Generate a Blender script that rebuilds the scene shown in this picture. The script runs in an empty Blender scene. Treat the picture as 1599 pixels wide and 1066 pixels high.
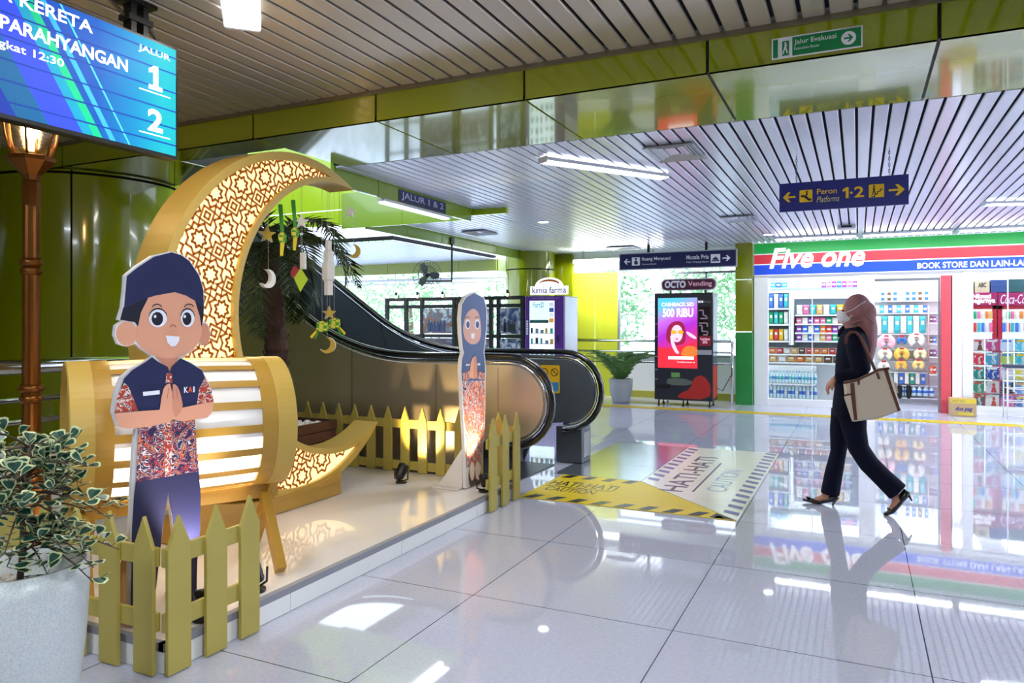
import bpy, bmesh, math, random
from mathutils import Vector, Matrix
SC = bpy.context.scene
COL = SC.collection
rad, sin, cos, pi = math.radians, math.sin, math.cos, math.pi
V = Vector
# ------------------------------------------------------------------ camera, world, exposure
FPX, CX, HY, CAMH, CA = 1143.0, 799.5, 508.0, 1.4, rad(25.3)
cam = bpy.data.cameras.new('camera'); cam_o = bpy.data.objects.new('camera', cam); COL.objects.link(cam_o)
cam.sensor_width = 36.0; cam.lens = 36.0 * FPX / 1599.0
cam.shift_y = -(533.0 - HY) / 1599.0
cam_o.location = (0, 0, CAMH); cam_o.rotation_euler = (rad(90), 0, CA)
cam.clip_end = 300
SC.camera = cam_o
SC.view_settings.view_transform = 'Standard'; SC.view_settings.look = 'None'
SC.view_settings.exposure = 0.36; SC.view_settings.gamma = 1.0
SC.view_settings.use_curve_mapping = False
w = bpy.data.worlds.new('overcast_sky'); SC.world = w; w.use_nodes = True
wn = w.node_tree.nodes; wl = w.node_tree.links
bg = wn['Background']; bg.inputs['Strength'].default_value = 3.2
tc = wn.new('ShaderNodeTexCoord'); sx = wn.new('ShaderNodeSeparateXYZ'); cr = wn.new('ShaderNodeValToRGB')
cr.color_ramp.elements[0].position = 0.35; cr.color_ramp.elements[0].color = (0.46, 0.55, 0.66, 1)
cr.color_ramp.elements[1].position = 0.6; cr.color_ramp.elements[1].color = (0.72, 0.85, 1.0, 1)
mp = wn.new('ShaderNodeMath'); mp.operation = 'MULTIPLY_ADD'; mp.inputs[1].default_value = 0.5; mp.inputs[2].default_value = 0.5
wl.new(tc.outputs['Generated'], sx.inputs[0]); wl.new(sx.outputs['Z'], mp.inputs[0]); wl.new(mp.outputs[0], cr.inputs[0]); wl.new(cr.outputs[0], bg.inputs['Color'])
SC.cycles.use_denoising = True
SC.cycles.max_bounces = 8; SC.cycles.transparent_max_bounces = 12
SC.cycles.sample_clamp_indirect = 6.0
SC.cycles.caustics_reflective = False; SC.cycles.caustics_refractive = False

def lamp(name, kind, loc, power, color=(1, 1, 1), size=None, rot=(0, 0, 0), size_y=None, spot=None, blend=0.4):
    l = bpy.data.lights.new(name, kind); o = bpy.data.objects.new(name, l); COL.objects.link(o)
    l.energy = power; l.color = color; o.location = loc; o.rotation_euler = rot
    if kind == 'AREA':
        l.size = size
        if size_y: l.shape = 'RECTANGLE'; l.size_y = size_y
    elif kind == 'SPOT':
        l.spot_size = spot; l.spot_blend = blend; l.shadow_soft_size = size or 0.03
    elif size: l.shadow_soft_size = size
    return o
def aim(o, target):
    d = V(target) - o.location
    o.rotation_euler = d.to_track_quat('-Z', 'Y').to_euler()
# ------------------------------------------------------------------ pixel rays (for measuring points on real planes)
RT, FW = V((cos(CA), sin(CA), 0)), V((-sin(CA), cos(CA), 0))
def ray(u, v): return RT * ((u - CX) / FPX) + FW + V((0, 0, (HY - v) / FPX))
def onplane(u, v, p0, n):
    d = ray(u, v); o = V((0, 0, CAMH)); n = V(n)
    return o + d * ((V(p0) - o).dot(n) / d.dot(n))
def onZ(u, v, z=0.0): return onplane(u, v, (0, 0, z), (0, 0, 1))
def onX(u, v, x): return onplane(u, v, (x, 0, 0), (1, 0, 0))
def onY(u, v, y): return onplane(u, v, (0, y, 0), (0, 1, 0))
# ------------------------------------------------------------------ materials
def lin(h):
    h = h.lstrip('#'); c = [int(h[i:i + 2], 16) / 255 for i in (0, 2, 4)]
    return tuple((x / 12.92 if x <= 0.04045 else ((x + 0.055) / 1.055) ** 2.4) for x in c) + (1,)
MATS = {}
def mat(name, hexc, rough=0.5, metal=0.0, emit=0.0, noise=8.0, amt=0.08, coat=0.0, bump=0.0, spec=0.5, stretch=None, ehex=None, croft=0.05, cior=1.5):
    if name in MATS: return MATS[name]
    m = bpy.data.materials.new(name); m.use_nodes = True; MATS[name] = m
    nt = m.node_tree; b = nt.nodes['Principled BSDF']; c = lin(hexc)
    b.inputs['Roughness'].default_value = rough; b.inputs['Metallic'].default_value = metal
    b.inputs['Specular IOR Level'].default_value = spec
    b.inputs['Coat Weight'].default_value = coat; b.inputs['Coat Roughness'].default_value = croft; b.inputs['Coat IOR'].default_value = cior
    t = nt.nodes.new('ShaderNodeTexCoord'); n = nt.nodes.new('ShaderNodeTexNoise'); n.inputs['Scale'].default_value = noise
    n.inputs['Detail'].default_value = 3
    if stretch:
        mpn = nt.nodes.new('ShaderNodeMapping'); mpn.inputs['Scale'].default_value = stretch
        nt.links.new(t.outputs['Object'], mpn.inputs['Vector']); nt.links.new(mpn.outputs[0], n.inputs['Vector'])
    else: nt.links.new(t.outputs['Object'], n.inputs['Vector'])
    mx = nt.nodes.new('ShaderNodeMix'); mx.data_type = 'RGBA'
    mx.inputs[6].default_value = tuple(x * (1 - amt) for x in c[:3]) + (1,)
    mx.inputs[7].default_value = tuple(min(1, x * (1 + amt)) for x in c[:3]) + (1,)
    nt.links.new(n.outputs['Fac'], mx.inputs[0]); nt.links.new(mx.outputs[2], b.inputs['Base Color'])
    if emit:
        b.inputs['Emission Strength'].default_value = emit
        if ehex: b.inputs['Emission Color'].default_value = lin(ehex)
        else: nt.links.new(mx.outputs[2], b.inputs['Emission Color'])
    if bump:
        bp = nt.nodes.new('ShaderNodeBump'); bp.inputs['Strength'].default_value = bump; bp.inputs['Distance'].default_value = 0.01
        nt.links.new(n.outputs['Fac'], bp.inputs['Height']); nt.links.new(bp.outputs[0], b.inputs['Normal'])
    return m
def ramp_mat(name, stops, scale=20.0, rough=0.5, kind='noise', detail=4.0, emit=0.0, metal=0.0, dist=0.0, interp='LINEAR', stretch=(1, 1, 1), feature='F1'):
    if name in MATS: return MATS[name]
    m = bpy.data.materials.new(name); m.use_nodes = True; MATS[name] = m
    nt = m.node_tree; b = nt.nodes['Principled BSDF']; b.inputs['Roughness'].default_value = rough; b.inputs['Metallic'].default_value = metal
    t = nt.nodes.new('ShaderNodeTexCoord'); mpn = nt.nodes.new('ShaderNodeMapping'); mpn.inputs['Scale'].default_value = stretch
    nt.links.new(t.outputs['Object'], mpn.inputs['Vector'])
    if kind == 'noise':
        n = nt.nodes.new('ShaderNodeTexNoise'); n.inputs['Detail'].default_value = detail; n.inputs['Distortion'].default_value = dist; out = n.outputs['Fac']
    elif kind == 'voronoi':
        n = nt.nodes.new('ShaderNodeTexVoronoi'); n.feature = feature; out = n.outputs['Distance']
    elif kind == 'cells':
        n = nt.nodes.new('ShaderNodeTexVoronoi'); out = n.outputs['Color']
    else:
        n = nt.nodes.new('ShaderNodeTexWave'); n.inputs['Distortion'].default_value = dist; n.inputs['Detail'].default_value = detail; out = n.outputs['Fac']
    n.inputs['Scale'].default_value = scale; nt.links.new(mpn.outputs[0], n.inputs['Vector'])
    r = nt.nodes.new('ShaderNodeValToRGB'); r.color_ramp.interpolation = interp
    el = r.color_ramp.elements
    while len(el) < len(stops): el.new(0.5)
    for e, (p, h) in zip(el, stops): e.position = p; e.color = lin(h)
    if kind == 'cells':
        s = nt.nodes.new('ShaderNodeSeparateColor'); nt.links.new(out, s.inputs[0]); out = s.outputs[0]
    nt.links.new(out, r.inputs[0]); nt.links.new(r.outputs[0], b.inputs['Base Color'])
    if emit:
        b.inputs['Emission Strength'].default_value = emit; nt.links.new(r.outputs[0], b.inputs['Emission Color'])
    return m
def glass_mat(name, tint=(0.96, 0.98, 0.97), refl=0.08, rough=0.0):
    if name in MATS: return MATS[name]
    m = bpy.data.materials.new(name); m.use_nodes = True; MATS[name] = m
    nt = m.node_tree; nt.nodes.remove(nt.nodes['Principled BSDF']); o = nt.nodes['Material Output']
    t = nt.nodes.new('ShaderNodeBsdfTransparent'); t.inputs[0].default_value = tint + (1,)
    g = nt.nodes.new('ShaderNodeBsdfGlossy'); g.inputs['Roughness'].default_value = rough
    lw = nt.nodes.new('ShaderNodeLayerWeight'); lw.inputs[0].default_value = 0.2
    ml = nt.nodes.new('ShaderNodeMath'); ml.operation = 'MULTIPLY_ADD'; ml.inputs[1].default_value = 0.35; ml.inputs[2].default_value = refl * 0.5
    x = nt.nodes.new('ShaderNodeMixShader')
    nt.links.new(lw.outputs['Fresnel'], ml.inputs[0]); nt.links.new(ml.outputs[0], x.inputs[0])
    nt.links.new(t.outputs[0], x.inputs[1]); nt.links.new(g.outputs[0], x.inputs[2]); nt.links.new(x.outputs[0], o.inputs[0])
    return m
# ------------------------------------------------------------------ mesh builder (one MB -> one mesh object)
class MB:
    def __init__(self): self.v = []; self.f = []; self.m = []; self.cur = 0; self.sm = []; self.s = False
    def add(self, vs, fs):
        b = len(self.v); self.v += [V(p) for p in vs]
        for f in fs: self.f.append([b + i for i in f]); self.m.append(self.cur); self.sm.append(self.s)
        return self
    def box(self, c, s, M=None):
        c = V(c); h = V(s) / 2
        vs = [V((x * h.x, y * h.y, z * h.z)) for x in (-1, 1) for y in (-1, 1) for z in (-1, 1)]
        if M: vs = [M @ p for p in vs]
        return self.add([c + p for p in vs], [(0, 1, 3, 2), (4, 6, 7, 5), (0, 4, 5, 1), (2, 3, 7, 6), (0, 2, 6, 4), (1, 5, 7, 3)])
    def b2(self, a, b):
        a, b = V(a), V(b); return self.box((a + b) / 2, [abs(x) for x in (b - a)])
    def prism(self, pts, off):
        pts = [V(p) for p in pts]; off = V(off); n = len(pts)
        return self.add(pts + [p + off for p in pts], [list(range(n))[::-1], list(range(n, 2 * n))] + [(i, (i + 1) % n, n + (i + 1) % n, n + i) for i in range(n)])
    def bar(self, a, b, w, h, up=(0, 0, 1)):
        a, b = V(a), V(b); d = (b - a).normalized(); s = d.cross(V(up))
        if s.length < 1e-4: s = d.cross(V((1, 0, 0)))
        s.normalize(); t = s.cross(d).normalized()
        q = [s * (w / 2) + t * (h / 2), s * (-w / 2) + t * (h / 2), s * (-w / 2) - t * (h / 2), s * (w / 2) - t * (h / 2)]
        return self.prism([a + x for x in q], b - a)
    def tube(self, path, r, n=10, closed=False, cap=True, flat=1.0, up=None):
        path = [V(p) for p in path]; k = len(path)
        rs = r if isinstance(r, (list, tuple)) else [r] * k
        if up is None:
            d0 = (path[1] - path[0]).normalized(); up = V((0, 0, 1)) if abs(d0.z) < 0.9 else V((1, 0, 0))
        up = V(up); vs = []; side = None
        for i, p in enumerate(path):
            if closed: d = path[(i + 1) % k] - path[i - 1]
            else: d = path[min(i + 1, k - 1)] - path[max(i - 1, 0)]
            d.normalize()
            if side is None: side = d.cross(up)
            else: side = side - d * side.dot(d)
            if side.length < 1e-6: side = d.orthogonal()
            side.normalize(); t = side.cross(d).normalized(); rr = rs[i]
            ra, rb = rr if isinstance(rr, (list, tuple)) else (rr, rr * flat)
            vs += [p + side * (ra * cos(2 * pi * j / n)) + t * (rb * sin(2 * pi * j / n)) for j in range(n)]
        fs = []
        for i in range(k if closed else k - 1):
            i2 = (i + 1) % k
            fs += [(i * n + j, i * n + (j + 1) % n, i2 * n + (j + 1) % n, i2 * n + j) for j in range(n)]
        s0 = self.s; self.s = True; 
        if cap and not closed: fs += [list(range(n))[::-1], [(k - 1) * n + j for j in range(n)]]
        self.add(vs, fs); self.s = s0; return self
    def lathe(self, prof, c=(0, 0, 0), n=24, M=None, smooth=True, a0=0.0, a1=2 * pi):
        c = V(c); full = abs(a1 - a0 - 2 * pi) < 1e-6; m = n if full else n + 1; vs = []
        for (r, z) in prof:
            for j in range(m):
                a = a0 + (a1 - a0) * j / n; p = V((r * cos(a), r * sin(a), z)); vs.append(c + (M @ p if M else p))
        fs = []
        for i in range(len(prof) - 1):
            for j in range(n):
                j2 = (j + 1) % m; fs.append((i * m + j, i * m + j2, (i + 1) * m + j2, (i + 1) * m + j))
        if full:
            if prof[0][0] > 1e-5: fs.append(list(range(m))[::-1])
            if prof[-1][0] > 1e-5: fs.append([(len(prof) - 1) * m + j for j in range(m)])
        s0 = self.s; self.s = smooth; self.add(vs, fs); self.s = s0; return self
    def cyl(self, c, r, h, n=20, M=None, smooth=True): return self.lathe([(r, 0), (r, h)], c, n, M, smooth)
    def ball(self, c, r, n=12, M=None):
        r = V((r, r, r)) if not hasattr(r, '__len__') else V(r); c = V(c); vs = []; fs = []; k = max(6, n // 2 + 2)
        for i in range(1, k):
            a = pi * i / k
            for j in range(n):
                b = 2 * pi * j / n; p = V((r.x * sin(a) * cos(b), r.y * sin(a) * sin(b), r.z * cos(a))); vs.append(c + (M @ p if M else p))
        vs += [c + (M @ V((0, 0, r.z)) if M else V((0, 0, r.z))), c - (M @ V((0, 0, r.z)) if M else V((0, 0, r.z)))]
        for i in range(k - 2):
            for j in range(n): fs.append((i * n + j, (i + 1) * n + j, (i + 1) * n + (j + 1) % n, i * n + (j + 1) % n))
        t = len(vs) - 2
        for j in range(n): fs.append((t, j, (j + 1) % n)); fs.append((t + 1, (k - 2) * n + (j + 1) % n, (k - 2) * n + j))
        s0 = self.s; self.s = True; self.add(vs, fs); self.s = s0; return self
    def build(self, name, mats, parent=None, bevel=0.0, smooth=None, recalc=True):
        me = bpy.data.meshes.new(name); base = parent['_w'] if parent is not None and '_w' in parent else None
        off = V(base) if base is not None else V((0, 0, 0))
        me.from_pydata([p - off for p in self.v], [], self.f)
        for i, p in enumerate(me.polygons): p.material_index = self.m[i]; p.use_smooth = self.sm[i] if smooth is None else smooth
        if recalc:
            bm = bmesh.new(); bm.from_mesh(me); bmesh.ops.recalc_face_normals(bm, faces=bm.faces)
            bm.to_mesh(me); bm.free()
        for m in (mats if isinstance(mats, (list, tuple)) else [mats]): me.materials.append(m)
        o = bpy.data.objects.new(name, me); COL.objects.link(o)
        if parent is not None: o.parent = parent; o['_w'] = tuple(off)
        if bevel:
            b = o.modifiers.new('edges', 'BEVEL'); b.width = bevel; b.segments = 2; b.limit_method = 'ANGLE'
        return o
ROOTS = []
def thing(name, label, cat, loc=(0, 0, 0), group=None):
    o = bpy.data.objects.new(name, None); COL.objects.link(o); o.location = loc; o['_w'] = tuple(loc); o.empty_display_size = 0.1
    return tag(o, label, cat, group)
def tag(o, label, cat, group=None, kind=None):
    o['label'] = label; o['category'] = cat
    if group: o['group'] = group
    if kind: o['kind'] = kind
    return o
def struct(name, mb, m, **k):
    o = mb.build(name, m, **k); o['kind'] = 'structure'; return o
def solo(name, mb, m, label, cat, group=None, kind=None, loc=None, **k):
    if loc is not None:
        mb.v = [p - V(loc) for p in mb.v]
    o = mb.build(name, m, **k); 
    if loc is not None: o.location = loc; o['_w'] = tuple(loc)
    return tag(o, label, cat, group, kind)
def dup(root, loc, label=None, group=None, rotz=None, name=None):
    r = root.copy(); COL.objects.link(r); r.location = loc; r['_w'] = tuple(loc)
    if label: r['label'] = label
    if group: r['group'] = group
    if rotz is not None: r.rotation_euler = (0, 0, rotz)
    for ch in root.children:
        c = ch.copy(); COL.objects.link(c); c.parent = r
        for g in ch.children:
            d = g.copy(); COL.objects.link(d); d.parent = c
    return r
# flat frames: (origin, right, up, normal); text and flat shapes are laid on them
class Fr:
    def __init__(self, o, r, u, n=None):
        self.o, self.r, self.u = V(o), V(r).normalized(), V(u).normalized(); self.n = V(n).normalized() if n else self.r.cross(self.u)
    def p(self, x, y, z=0.0): return self.o + self.r * x + self.u * y + self.n * z
    def uv(self, q): d = V(q) - self.o; return d.dot(self.r), d.dot(self.u)
    def px(self, u, v): return self.uv(onplane(u, v, self.o, self.n))
def poly(fr, pts, z, t=0.001, mb=None):
    mb = mb or MB(); return mb.prism([fr.p(x, y, z) for x, y in pts], fr.n * t)
def rect(fr, x0, y0, x1, y1, z, t=0.001, mb=None): return poly(fr, [(x0, y0), (x1, y0), (x1, y1), (x0, y1)], z, t, mb)
def circ(cx, cy, rx, ry=None, n=24, a0=0, a1=2 * pi):
    ry = ry or rx; return [(cx + rx * cos(a0 + (a1 - a0) * i / n), cy + ry * sin(a0 + (a1 - a0) * i / n)) for i in range(n if abs(a1 - a0 - 2 * pi) < 1e-6 else n + 1)]
def rrect(x0, y0, x1, y1, r, n=5):
    pts = []
    for cx, cy, a in ((x1 - r, y1 - r, 0), (x0 + r, y1 - r, pi / 2), (x0 + r, y0 + r, pi), (x1 - r, y0 + r, 3 * pi / 2)):
        pts += [(cx + r * cos(a + pi / 2 * i / n), cy + r * sin(a + pi / 2 * i / n)) for i in range(n + 1)]
    return pts
def smoothpoly(pts, it=2):
    for _ in range(it):
        q = []
        for i in range(len(pts)):
            a, b = pts[i], pts[(i + 1) % len(pts)]
            q += [(a[0] * .75 + b[0] * .25, a[1] * .75 + b[1] * .25), (a[0] * .25 + b[0] * .75, a[1] * .25 + b[1] * .75)]
        pts = q
    return pts
def arrow(x, y, L, hw, d=1, th=None):
    th = th or hw * .32
    return [(x, y + th), (x, y - th), (x + d * L * .62, y - th), (x + d * (L * .62 - hw * .55), y - hw), (x + d * (L * .62 - hw * .05), y - hw), (x + d * L, y), (x + d * (L * .62 - hw * .05), y + hw), (x + d * (L * .62 - hw * .55), y + hw), (x + d * L * .62, y + th)]
PANEL = {}
def text(s, fr, x0, x1, y0, y1, m, parent, z=0.002, bold=0.0, shear=0.0, name='lettering', ext=0.0008):
    parent = PANEL.get(parent.name, parent)
    cu = bpy.data.curves.new('t', 'FONT'); cu.body = s; cu.size = 1.0; cu.offset = bold; cu.shear = shear; cu.resolution_u = 3; cu.extrude = 0.0
    to = bpy.data.objects.new('t', cu); COL.objects.link(to)
    dg = bpy.context.evaluated_depsgraph_get(); me = bpy.data.meshes.new_from_object(to.evaluated_get(dg))
    bpy.data.objects.remove(to); bpy.data.curves.remove(cu)
    xs = [v.co.x for v in me.vertices]; ys = [v.co.y for v in me.vertices]
    if not xs: return None
    ax, bx, ay, by = min(xs), max(xs), min(ys), max(ys); off = V(parent['_w'])
    bm = bmesh.new(); bm.from_mesh(me)
    for v in bm.verts:
        q = fr.p(x0 + (v.co.x - ax) / (bx - ax) * (x1 - x0), y0 + (v.co.y - ay) / max(1e-6, by - ay) * (y1 - y0), z); v.co = q - off
    bm.to_mesh(me); bm.free(); me.name = name; me.materials.clear(); me.materials.append(m)
    o = bpy.data.objects.new(name, me); COL.objects.link(o); o.parent = parent; o['_w'] = tuple(off)
    return o
NTH = ['first', 'second', 'third', 'fourth', 'fifth', 'sixth', 'seventh', 'eighth', 'ninth', 'tenth', 'eleventh', 'twelfth', 'thirteenth', 'fourteenth', 'fifteenth', 'sixteenth', 'seventeenth', 'eighteenth', 'nineteenth', 'twentieth', 'twenty-first', 'twenty-second', 'twenty-third', 'twenty-fourth']
# common materials
GREEN = mat('lime_panel_paint', '#828c03', 0.14, coat=0.6, noise=1.5, amt=0.05)
GREENB = mat('lime_beam_paint', '#929e06', 0.12, coat=0.9, noise=1.5, amt=0.05, cior=1.7)
GOLD = mat('gold_paint', '#c2a24c', 0.45, noise=5, amt=0.06)
FENCE = mat('fence_paint', '#b2a24e', 0.5, noise=6, amt=0.1, bump=0.1)
WHITE = mat('white_paint', '#f0f0ee', 0.4, noise=4, amt=0.02)
GREYP = mat('grey_trim', '#8c8e98', 0.4)
BLACK = mat('black_plastic', '#0c0c0e', 0.35)
DARK = mat('dark_joint', '#14160a', 0.6)
STEEL = mat('brushed_steel', '#b4b6b8', 0.28, metal=1.0, noise=30, amt=0.06, stretch=(0.5, 0.5, 12))
CHROME = mat('polished_steel', '#cfd2d6', 0.12, metal=1.0)
NAVY = mat('sign_navy', '#141c78', 0.35)
NAVY2 = mat('sign_dark_navy', '#1a1f52', 0.35)
SYEL = mat('sign_yellow', '#f2c417', 0.4)
SWHITE = mat('sign_white', '#ffffff', 0.4, emit=0.0, amt=0.0)
GLASS = glass_mat('window_glass')
# ================================================================== SETTING
TP, TX0, TY0 = 1.037, -0.77, 3.353
def floor_mat():
    m = bpy.data.materials.new('polished_floor_tile'); m.use_nodes = True; nt = m.node_tree; b = nt.nodes['Principled BSDF']; L = nt.links.new
    t = nt.nodes.new('ShaderNodeTexCoord'); s = nt.nodes.new('ShaderNodeSeparateXYZ'); L(t.outputs['Object'], s.inputs[0])
    masks = []
    for ax, o0 in (('X', TX0), ('Y', TY0)):
        a = nt.nodes.new('ShaderNodeMath'); a.operation = 'SUBTRACT'; a.inputs[1].default_value = o0 - 50 * TP; L(s.outputs[ax], a.inputs[0])
        d = nt.nodes.new('ShaderNodeMath'); d.operation = 'DIVIDE'; d.inputs[1].default_value = TP; L(a.outputs[0], d.inputs[0])
        f = nt.nodes.new('ShaderNodeMath'); f.operation = 'FRACT'; L(d.outputs[0], f.inputs[0])
        p = nt.nodes.new('ShaderNodeMath'); p.operation = 'PINGPONG'; p.inputs[1].default_value = 0.5; L(f.outputs[0], p.inputs[0])
        c = nt.nodes.new('ShaderNodeMath'); c.operation = 'LESS_THAN'; c.inputs[1].default_value = 0.0026; L(p.outputs[0], c.inputs[0]); masks.append(c)
    mxm = nt.nodes.new('ShaderNodeMath'); mxm.operation = 'MAXIMUM'; L(masks[0].outputs[0], mxm.inputs[0]); L(masks[1].outputs[0], mxm.inputs[1])
    n = nt.nodes.new('ShaderNodeTexNoise'); n.inputs['Scale'].default_value = 55; n.inputs['Detail'].default_value = 6; L(t.outputs['Object'], n.inputs['Vector'])
    r = nt.nodes.new('ShaderNodeValToRGB'); r.color_ramp.elements[0].position = .3; r.color_ramp.elements[0].color = lin('#b9bbcd'); r.color_ramp.elements[1].position = .7; r.color_ramp.elements[1].color = lin('#c5c7d9'); L(n.outputs['Fac'], r.inputs[0])
    mx = nt.nodes.new('ShaderNodeMix'); mx.data_type = 'RGBA'; L(mxm.outputs[0], mx.inputs[0]); L(r.outputs[0], mx.inputs[6]); mx.inputs[7].default_value = lin('#3a3a44')
    L(mx.outputs[2], b.inputs['Base Color']); b.inputs['Roughness'].default_value = 0.03; b.inputs['IOR'].default_value = 1.7
    return m
struct('floor', MB().b2((-14, -9, -0.2), (9, 19, 0)), floor_mat())
# slatted metal ceilings: real slats with dark gaps under a dark plenum board
SLAT = mat('ceiling_slat_metal', '#d8dcec', 0.28, metal=0.35, noise=2.0, amt=0.05)
SLATN = mat('ceiling_slat_metal_olive_cast', '#c4b8a8', 0.3, metal=0.5, noise=2.0, amt=0.05)  # slat metal with the brown of reflected olive put into its colour
PLEN = mat('ceiling_plenum_black', '#0a0b18', 0.9)
def slats(name, x0, x1, y0, y1, z, pitch, gap, m, x_off=0.0):
    mb = MB(); n0 = math.ceil((x0 - x_off) / pitch); x = x_off + n0 * pitch
    while x < x1:
        a, b = x, min(x + pitch - gap, x1)
        if b - a > 0.01:
            e = 0.006
            mb.prism([(a, y0, z + .018), (a, y0, z + e), (a + e, y0, z), (b - e, y0, z), (b, y0, z + e), (b, y0, z + .018)], (0, y1 - y0, 0))
        x += pitch
    mb.cur = 1; mb.b2((x0, y0, z + .035), (x1, y1, z + .09))
    return struct(name, mb, [m, PLEN])
slats('ceiling', -9, 9, -9, 4.25, 3.06, 0.136, 0.022, SLATN)
slats('ceiling_far', -4.38, 9, 5.40, 13.55, 2.85, 0.1035, 0.019, SLAT)
slats('ceiling_back', -6.0, -4.38, 8.07, 13.95, 2.85, 0.1035, 0.019, SLAT)
slats('ceiling_back_middle', -4.38, -1.7, 13.55, 13.95, 2.85, 0.1035, 0.019, SLAT)
slats('ceiling_opposite', -16, -7.3, 10.6, 14.6, 2.87, 0.15, 0.02, SLAT)
# dividing beam clad in lime panels with dark open joints
mb = MB(); js = [0.373 + 1.155 * k for k in range(-8, 9)]
for a, b in zip(js[:-1], js[1:]):
    g = 0.009; bot0 = a + g; 
    mb.b2((a + g, 4.28, 2.85), (b - g, 4.31, 3.055))
    if a > -4.5: mb.b2((a + g, 4.28, 2.85), (b - g, 5.38, 2.88))
    elif b < -5.3: mb.b2((a + g, 4.28, 2.85), (b - g, 5.38, 2.88))
    elif b < -4: mb.b2((a + g, 4.28, 2.85), (b - g, 4.62, 2.88))
struct('beam', mb, GREENB)
mb = MB(); mb.b2((-4.25, 4.30, 2.862), (9, 5.37, 3.3)); mb.b2((-9, 4.30, 2.862), (-5.4, 5.37, 3.3)); mb.b2((-5.4, 4.30, 2.862), (-4.25, 4.6, 3.3)); struct('beam_core', mb, DARK)
mb = MB()
for k in range(12): mb.b2((-8.3, -9 + k * 1.15 + .008, 0), (-8.25, -7.858 + k * 1.15, 3.05))
struct('wall_left', mb, GREEN)  # unseen wall added to darken reflections in the escalator steel
WNEAR = mat('near_wall_olive', '#8a8c60', .4, coat=.2)
struct('wall_right_unseen', MB().b2((8.9, -9, 0), (9, 5.4, 3.06)), WNEAR)  # unseen wall added to keep white sky out of the column's reflections
struct('wall_right_far_unseen', MB().b2((8.9, 5.41, 0), (9, 13.5, 2.84)), WHITE)  # unseen wall added to dim the bright opening mirrored in the column
struct('wall_behind_unseen', MB().b2((-8.3, -9, 0), (9, -8.9, 3.06)), WNEAR)  # unseen wall added to close off sky light from the rear
struct('wall_left_core', MB().b2((-8.4, -9, 0), (-8.29, 4.9, 3.06)), DARK)  # dark core of the added left wall
struct('trim_1', MB().b2((-9, 4.255, 3.035), (9, 4.285, 3.075)), mat('trim_bronze', '#7d7560', 0.4, metal=.5))
# void over the escalator: fascias, far wall, upper slab
mb = MB()
for y in (5.4, 6.1, 6.98): mb.b2((-4.41, y + .005, 2.70), (-4.37, (6.09 if y < 6 else 6.97 if y < 6.5 else 8.05), 3.1))
for x in (-4.9, -5.89): mb.b2((x + .006 - .5, 8.05, 2.72), (x + .49, 8.08, 3.2))
struct('fascia_void', mb, mat('fascia_panel_paint', '#8fae3a', 0.18, coat=.5, noise=2, amt=.05))
mb = MB()
for k in range(5): mb.b2((-10.3 + k * 1.28 + .008, 8.09, 3.0), (-9.02 + k * 1.28, 8.14, 5.6))
for k in range(5): mb.b2((-10.3 + k * 1.28 + .008, 8.09, 2.78), (-9.02 + k * 1.28, 8.14, 2.985))
struct('wall_void', mb, mat('lime_panel_bright', '#b4d40c', 0.3, coat=.4, amt=.03))
struct('beam_upper', MB().b2((-9.5, 4.6, 5.4), (-4, 8.2, 5.6)), WHITE)
mb = MB()
for k in range(6): mb.b2((-6.02, 8.09 + k * .98, 2.70), (-5.98, 9.06 + k * .98, 2.87))
struct('fascia_back', mb, MATS['fascia_panel_paint'])
mb = MB()
for k in range(9): mb.b2((-16 + k * .97, 14.58, 2.62), (-15.04 + k * .97, 14.64, 2.88))
for k in range(5): mb.b2((-7.32, 14.64 + k * .97, 2.62), (-7.26, 15.6 + k * .97, 2.88))
struct('fascia_opposite', mb, GREEN)
mb = MB(); mb.tube([(-16, 14.3, 2.45), (-6.4, 14.3, 2.45)], .03, 8); mb.tube([(-16, 14.3, 2.36), (-6.4, 14.3, 2.36)], .015, 8)
struct('trim_2', mb, WHITE)
# big round column on the left, clad in panels
def column(name, c, R, z0, zj, z1, joints, n=48):
    mb = MB(); cuts = sorted(joints)
    for i, a in enumerate(cuts):
        b = cuts[(i + 1) % len(cuts)]; b = b if b > a else b + 2 * pi
        for (za, zb) in ((z0, zj - .012), (zj + .012, z1)):
            mb.lathe([(R, za), (R, zb)], (c[0], c[1], 0), 16, a0=a + .008 / R, a1=b - .008 / R)
    o = struct(name, mb, GREEN)
    struct(name + '_core', MB().cyl((c[0], c[1], z0), R - .03, z1 - z0, n), DARK); return o
ja = math.atan2(4.38 - 5.05, -6.6 + 7.3)
column('column_round', (-7.3, 5.05), .9, 0, 2.83, 3.3, [ja, ja + 1.2, ja + 2.6, ja + 4.0, ja + 5.2])
column('column_back', (-5.95, 13.45), .5, 0, 2.5, 2.9, [-2.2, -.35, 1.0, 2.4])
# railing and parapet in front of the round column
mb = MB(); mb.b2((-5.62, 0.5, 0), (-5.5, 5.4, .52)); struct('wall_parapet', mb, mat('cream_stone', '#cfc4b4', 0.35, noise=12))
rl = thing('handrail', 'wide steel handrail with lower rails in front of the round green column', 'railing', (-5.5, 3, .52))
MB().tube([(-5.5, .8, 1.1), (-5.5, 4.3, 1.1), (-5.5, 4.36, 1.06), (-5.5, 4.38, .95)], .055, 16).build('top_rail', CHROME, rl)
for z in (.86, .70): MB().tube([(-5.5, .8, z), (-5.5, 4.38, z)], .022, 12).build('lower_rail', CHROME, rl)
for y in (1.0, 2.6, 4.38): MB().tube([(-5.5, y, .52), (-5.5, y, 1.06)], .024, 12).build('post', CHROME, rl)
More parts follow.
